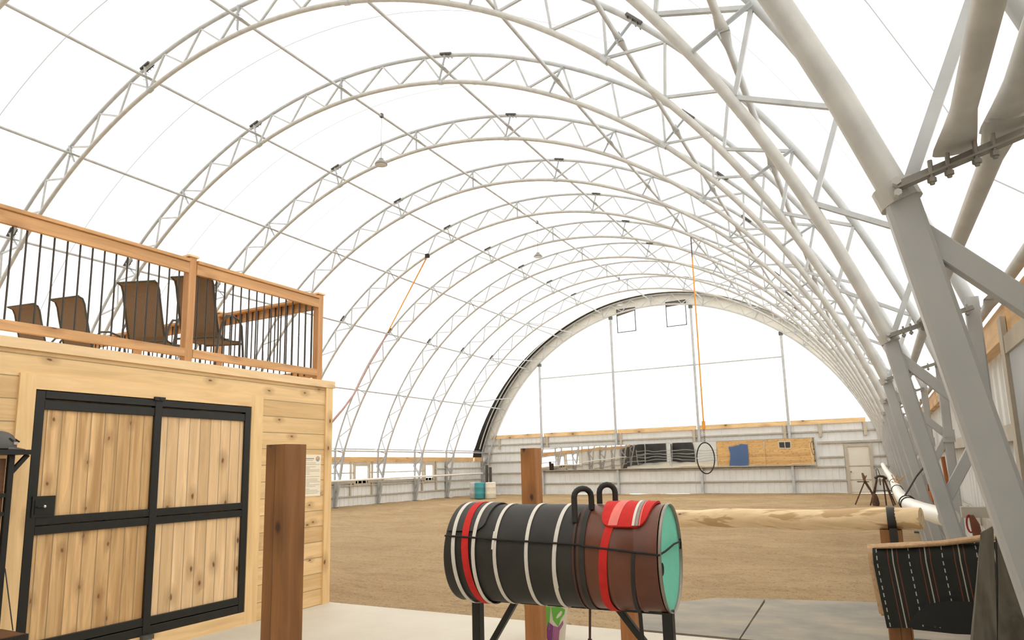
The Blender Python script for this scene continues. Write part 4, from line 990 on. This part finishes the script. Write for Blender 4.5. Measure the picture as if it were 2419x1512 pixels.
f = MB(); f.box(-18.02, -2.83, YE-.26, YE-.175, 1.365, 1.395); f.box(-18.02, -2.83, YE-.25, YE-.175, 2.725, 2.745); f.build('ledge', 'girt', mr)

# drums and poles in the far left corner
def drum(x, y, mt, lab):
    t = thing('plastic_drum', (x, y, 0), lab, 'drum', 'plastic drums in the far corner')
    f = MB(); f.lathe([(.001, 0), (.26, 0), (.285, .03), (.285, .26), (.292, .28), (.285, .30), (.285, .58), (.292, .60), (.285, .62), (.282, .84), (.25, .87), (.001, .868)], (x, y, -.02), 28); f.build('drum_body', mt, t, True)
    f = MB(); f.lathe([(.001, .868), (.03, .868), (.03, .885), (.001, .885)], (x+.12, y, -.02), 12); f.build('bung', mt, t)
drum(-19.46, 32.30, 'drum_blue', 'turquoise plastic drum between two pale ones in the far left corner')
drum(-18.90, 32.52, 'drum_white', 'white plastic drum right of the turquoise one in the far left corner')
drum(-20.05, 32.75, 'grey_plastic', 'pale grey plastic drum half hidden behind the turquoise one')
for x, y, h, lab in ((-19.42, 32.92, 1.78, 'left'), (-19.22, 32.98, 1.66, 'right')):
    f = MB(); f.beam((x+.05, y, 0), (x, y+.1, h), .13, .13, (0, 1, 0), .02); tag(f.build('dark_stake', 'balust'), 'dark upright post leaning behind the drums, %s of the pair' % lab, 'stake')

# PVC rails
pr = thing('rail_pipe', (-21.7, 22, 1.2), 'long thin white pipe rail along the left arch legs', 'pipe')
f = MB(); f.tube([(-21.72, 8.0, 1.20), (-21.72, 23.4, 1.20), (-21.72, 28.4, 1.245), (-21.72, 32, 1.27), (-21.72, 36.4, 1.31)], .05, 12); f.build('pipe', 'pvc', pr, True)
pw = thing('drain_pipe', (.17, 10, 1.17), 'thick white plastic pipe strapped along the right arch legs', 'pipe')
f = MB(); pth = [(.372, 5.64, 1.20), (.33, 6.05, 1.19), (.262, 6.8, 1.175), (.198, 7.7, 1.165), (.168, 9.0, 1.165), (.160, 11.0, 1.15), (.165, 14.5, 1.16), (.15, 17.5, 1.20), (.10, 21, 1.25), (.04, 26, 1.35), (.02, 29.5, 1.39)]
f.tube(pth, .068, 16, (0, 0, 1)); f.build('pipe', 'pvc', pw, True)
for y_, x_, z_ in ((7.75, .196, 1.165), (8.1, .19, 1.165), (11.6, .161, 1.152), (14.7, .165, 1.162)):
    f = MB(); f.tube([(x_+.074*math.cos(R(a)), y_, z_+.074*math.sin(R(a))) for a in range(0, 360, 20)], .006, 6, (0, 1, 0), closed=True); f.build('tie_ring', 'cord', pw)
f = MB(); f.tube([(.18, 8.15, 1.24), (.3, 8.3, 1.42), (.48, 8.52, 1.62)], .01, 8); tag(f.build('grey_rope', 'balust', smooth=True), 'thin grey rope holding the white pipe to an arch leg', 'rope')
f = MB()
rl = random.Random(9)
for i in range(9):
    b0 = Vector((.17, 13.2+rl.uniform(-.5, .5), 1.2)); f.tube([b0, b0+Vector((rl.uniform(-.08, .2), rl.uniform(-.3, .3), rl.uniform(.0, .16)))], .008, 5)
tag(f.build('twig_clump', 'fleece'), 'clump of pale twigs caught on top of the white pipe', 'twigs')

# roping stands near the far door
def stand(x, y, spread, h, lab, head):
    t = thing('roping_stand', (x, y, 0), lab, 'stand', 'tripod stands by the far door')
    top = Vector((x, y, h))
    for a in head['legs']:
        f = MB(); f.tube([top, (x+spread*math.cos(R(a)), y+spread*math.sin(R(a)), -.02)], .022, 8, (0, 1, 0)); f.build('leg', 'rust', t, True)
    f = MB(); f.tube([(x-.26, y-.05, h-.04), (x+.12, y+.03, h-.05)], .016, 6); f.build('cross_bar', 'rust', t)
    f = MB(); f.tube([(x-.02, y, h-.06), (x+.1, y, h*.62)], .022, 6, (0, 1, 0)); f.build('hanging_bar', 'rust', t)
    if head['wrap']:
        f = MB(); f.tube([(x-.02, y, h-.02), (x-.03, y, h+.12), (x-.07, y, h+.27)], [.045, .055, .03], 10, (0, 1, 0)); f.tube([(x+.0, y, h+.05), (x+.06, y, h+.18)], .02, 6, (0, 1, 0)); f.build('wrapped_head', 'rawhide', t, True)
    return t
stand(-.60, 28.2, .42, .84, 'rusty tripod stand with hide-wrapped head before the white far door', {'legs': (200, 320, 25), 'wrap': True})
s2 = thing('roping_stand', (-.1, 27.8, 0), 'dark sawhorse-like stand of metal bars with loops, right of the tripod', 'stand', 'tripod stands by the far door')
for a, b_ in (((-.2, 27.7, .95), (-.50, 27.5, -.02)), ((-.2, 27.7, .95), (-.42, 28.2, -.02)), ((.0, 27.75, .95), (.22, 27.5, -.02)), ((.0, 27.75, .95), (.28, 28.2, -.02)), ((-.02, 27.7, .9), (.0, 27.6, -.02))):
    f = MB(); f.tube([a, b_], .024, 8, (0, 1, 0)); f.build('leg', 'rust', s2, True)
f = MB(); f.tube([(-.28, 27.7, .93), (-.15, 27.72, 1.0), (.0, 27.75, .98), (.1, 27.76, .9)], .045, 8); f.build('top_bar', 'balust', s2, True)
f = MB(); f.tube([(-.36, 27.6, .5), (.22, 27.6, .5)], .014, 6); f.build('cross_bar', 'balust', s2)
f = MB(); f.tube([(-.2, 27.7, 1.0), (-.21, 27.7, 1.22), (-.17, 27.7, 1.27), (-.14, 27.7, 1.2), (-.1, 27.7, 1.0)], .014, 6, (0, 1, 0)); f.build('loop', 'balust', s2, True)
f = MB(); f.tube([(-.12, 27.65, .93), (-.12, 27.65, .68)], .02, 6, (0, 1, 0)); f.build('hanging_bar', 'rust', s2)
f = MB(); f.tube([(.24+.19*math.cos(R(a)), 27.7, .55+.19*math.sin(R(a))) for a in range(-120, 130, 18)], .008, 6, (0, 1, 0)); f.build('wire_loop', 'balust', s2)
f = MB(); f.lathe([(.001, 0), (.10, 0), (.12, .12), (.09, .3), (.04, .42), (.001, .44)], (-.32, 27.35, -.02), 14); tag(f.build('dark_sack', 'rust', smooth=True), 'small dark sack on the dirt under the right stand', 'sack')

# tools and tack on the right wall
def stickobj(a, b_, r, mt, lab, cat='pole', nm_='wooden_pole'):
    f = MB(); f.tube([a, b_], r, 10, (1, 0, 0)); tag(f.build(nm_, mt, smooth=True), lab, cat)
stickobj((.84, 11.9, .80), (.80, 11.95, 1.62), .028, 'handle_wood', 'orange-brown wooden handle leaning on the right wall behind the second leg')
for i, (y_, z0, z1, lab) in enumerate([(15.8, .05, 1.02, 'nearest'), (16.5, .05, .92, 'middle'), (17.2, .05, 1.05, 'farthest')]):
    stickobj((.76, y_, z0), (.82, y_+.15, z1), .035, 'handle_wood', 'orange-brown wooden handle low on the right wall, %s of a bunch of three' % lab)
lt = thing('leather_strap', (.62, 7.0, 1.0), 'brown leather piece with red edge hanging by the second arch leg', 'tack')
f = MB(); f.tube([(.61+.024*math.cos(R(a)), 7.035, 1.05+.072*math.sin(R(a))) for a in range(0, 360, 24)], [(.005, .008)]*15, 6, (0, 1, 0), closed=True); f.build('red_loop', 'dark_red', lt, True)
f = MB(); f.tube([(.625, 7.035, 1.12), (.645, 7.035, 1.04), (.655, 7.035, .93)], [(.014, .018), (.024, .034), (.014, .034)], 8, (0, 1, 0)); f.build('leather_flap', 'leather', lt, True)
f = MB(); f.box(.56, .835, 7.04, 7.14, 1.10, 1.19); tag(f.build('wood_block', 'girt'), 'short stub of tan lumber beside the second arch leg', 'block')
tk = thing('snap_hooks', (.84, 9.4, 1.03), 'small metal snap hooks lying on the low board of the right wall', 'hooks')
for y_ in (8.9, 9.3, 9.8):
    f = MB(); f.tube([(.85+.02*math.cos(R(a)), y_+.09*math.sin(R(a)), 1.022+.008) for a in range(0, 360, 30)], .007, 6, (0, 0, 1), closed=True); f.build('hook', 'chrome', tk)

# rear part of the hall, mostly seen in the mirror
f = MB(); f.box(XL+.03, XL+.07, -3.5, 8.2, .0, 2.25); tag(f.build('dark_side_door', 'dark_door'), 'big dark sliding door on the left wall, reflected in the mirror', 'door')
f = MB(); f.box(-22.0, -19.6, YB+.06, YB+.10, 0, 2.6); tag(f.build('dark_rear_door', 'dark_door'), 'dark wide door on the rear wall, reflected left of the pine building', 'door')
gp = thing('pipe_gate', (-17.5, 3.2, 0), 'grey pipe gate across the rear left of the hall, reflected in mirror', 'gate')
for z_ in (.3, .6, .9, 1.2, 1.5): f = MB(); f.tube([(-21.2, 3.2, z_), (-14.2, 3.2, z_)], .025, 8); f.build('gate_rail', 'leg_steel', gp)
for x_ in (-21.2, -17.7, -14.2): f = MB(); f.tube([(x_, 3.2, 0), (x_, 3.2, 1.65)], .035, 8, (1, 0, 0)); f.build('gate_post', 'leg_steel', gp)
# framed window at the extreme right edge
rw = struct(bpy.data.objects.new('window_7', None)); col.objects.link(rw); rw.location = (XR, 4.4, 1.9); WO[rw.name] = Vector(rw.location)
f = MB(); f.box(XR-.155, XR-.125, 5.60, 5.74, 1.35, 2.56); f.box(XR-.15, XR-.125, 3.9, 5.60, 2.30, 2.42); f.build('window_frame', 'trimtan', rw)
f = MB(); f.add([(XR-.13, 3.9, 1.35), (XR-.13, 5.60, 1.35), (XR-.13, 5.60, 2.30), (XR-.13, 3.9, 2.30)], [(0, 1, 2, 3)]); f.build('pane', 'strip', rw)
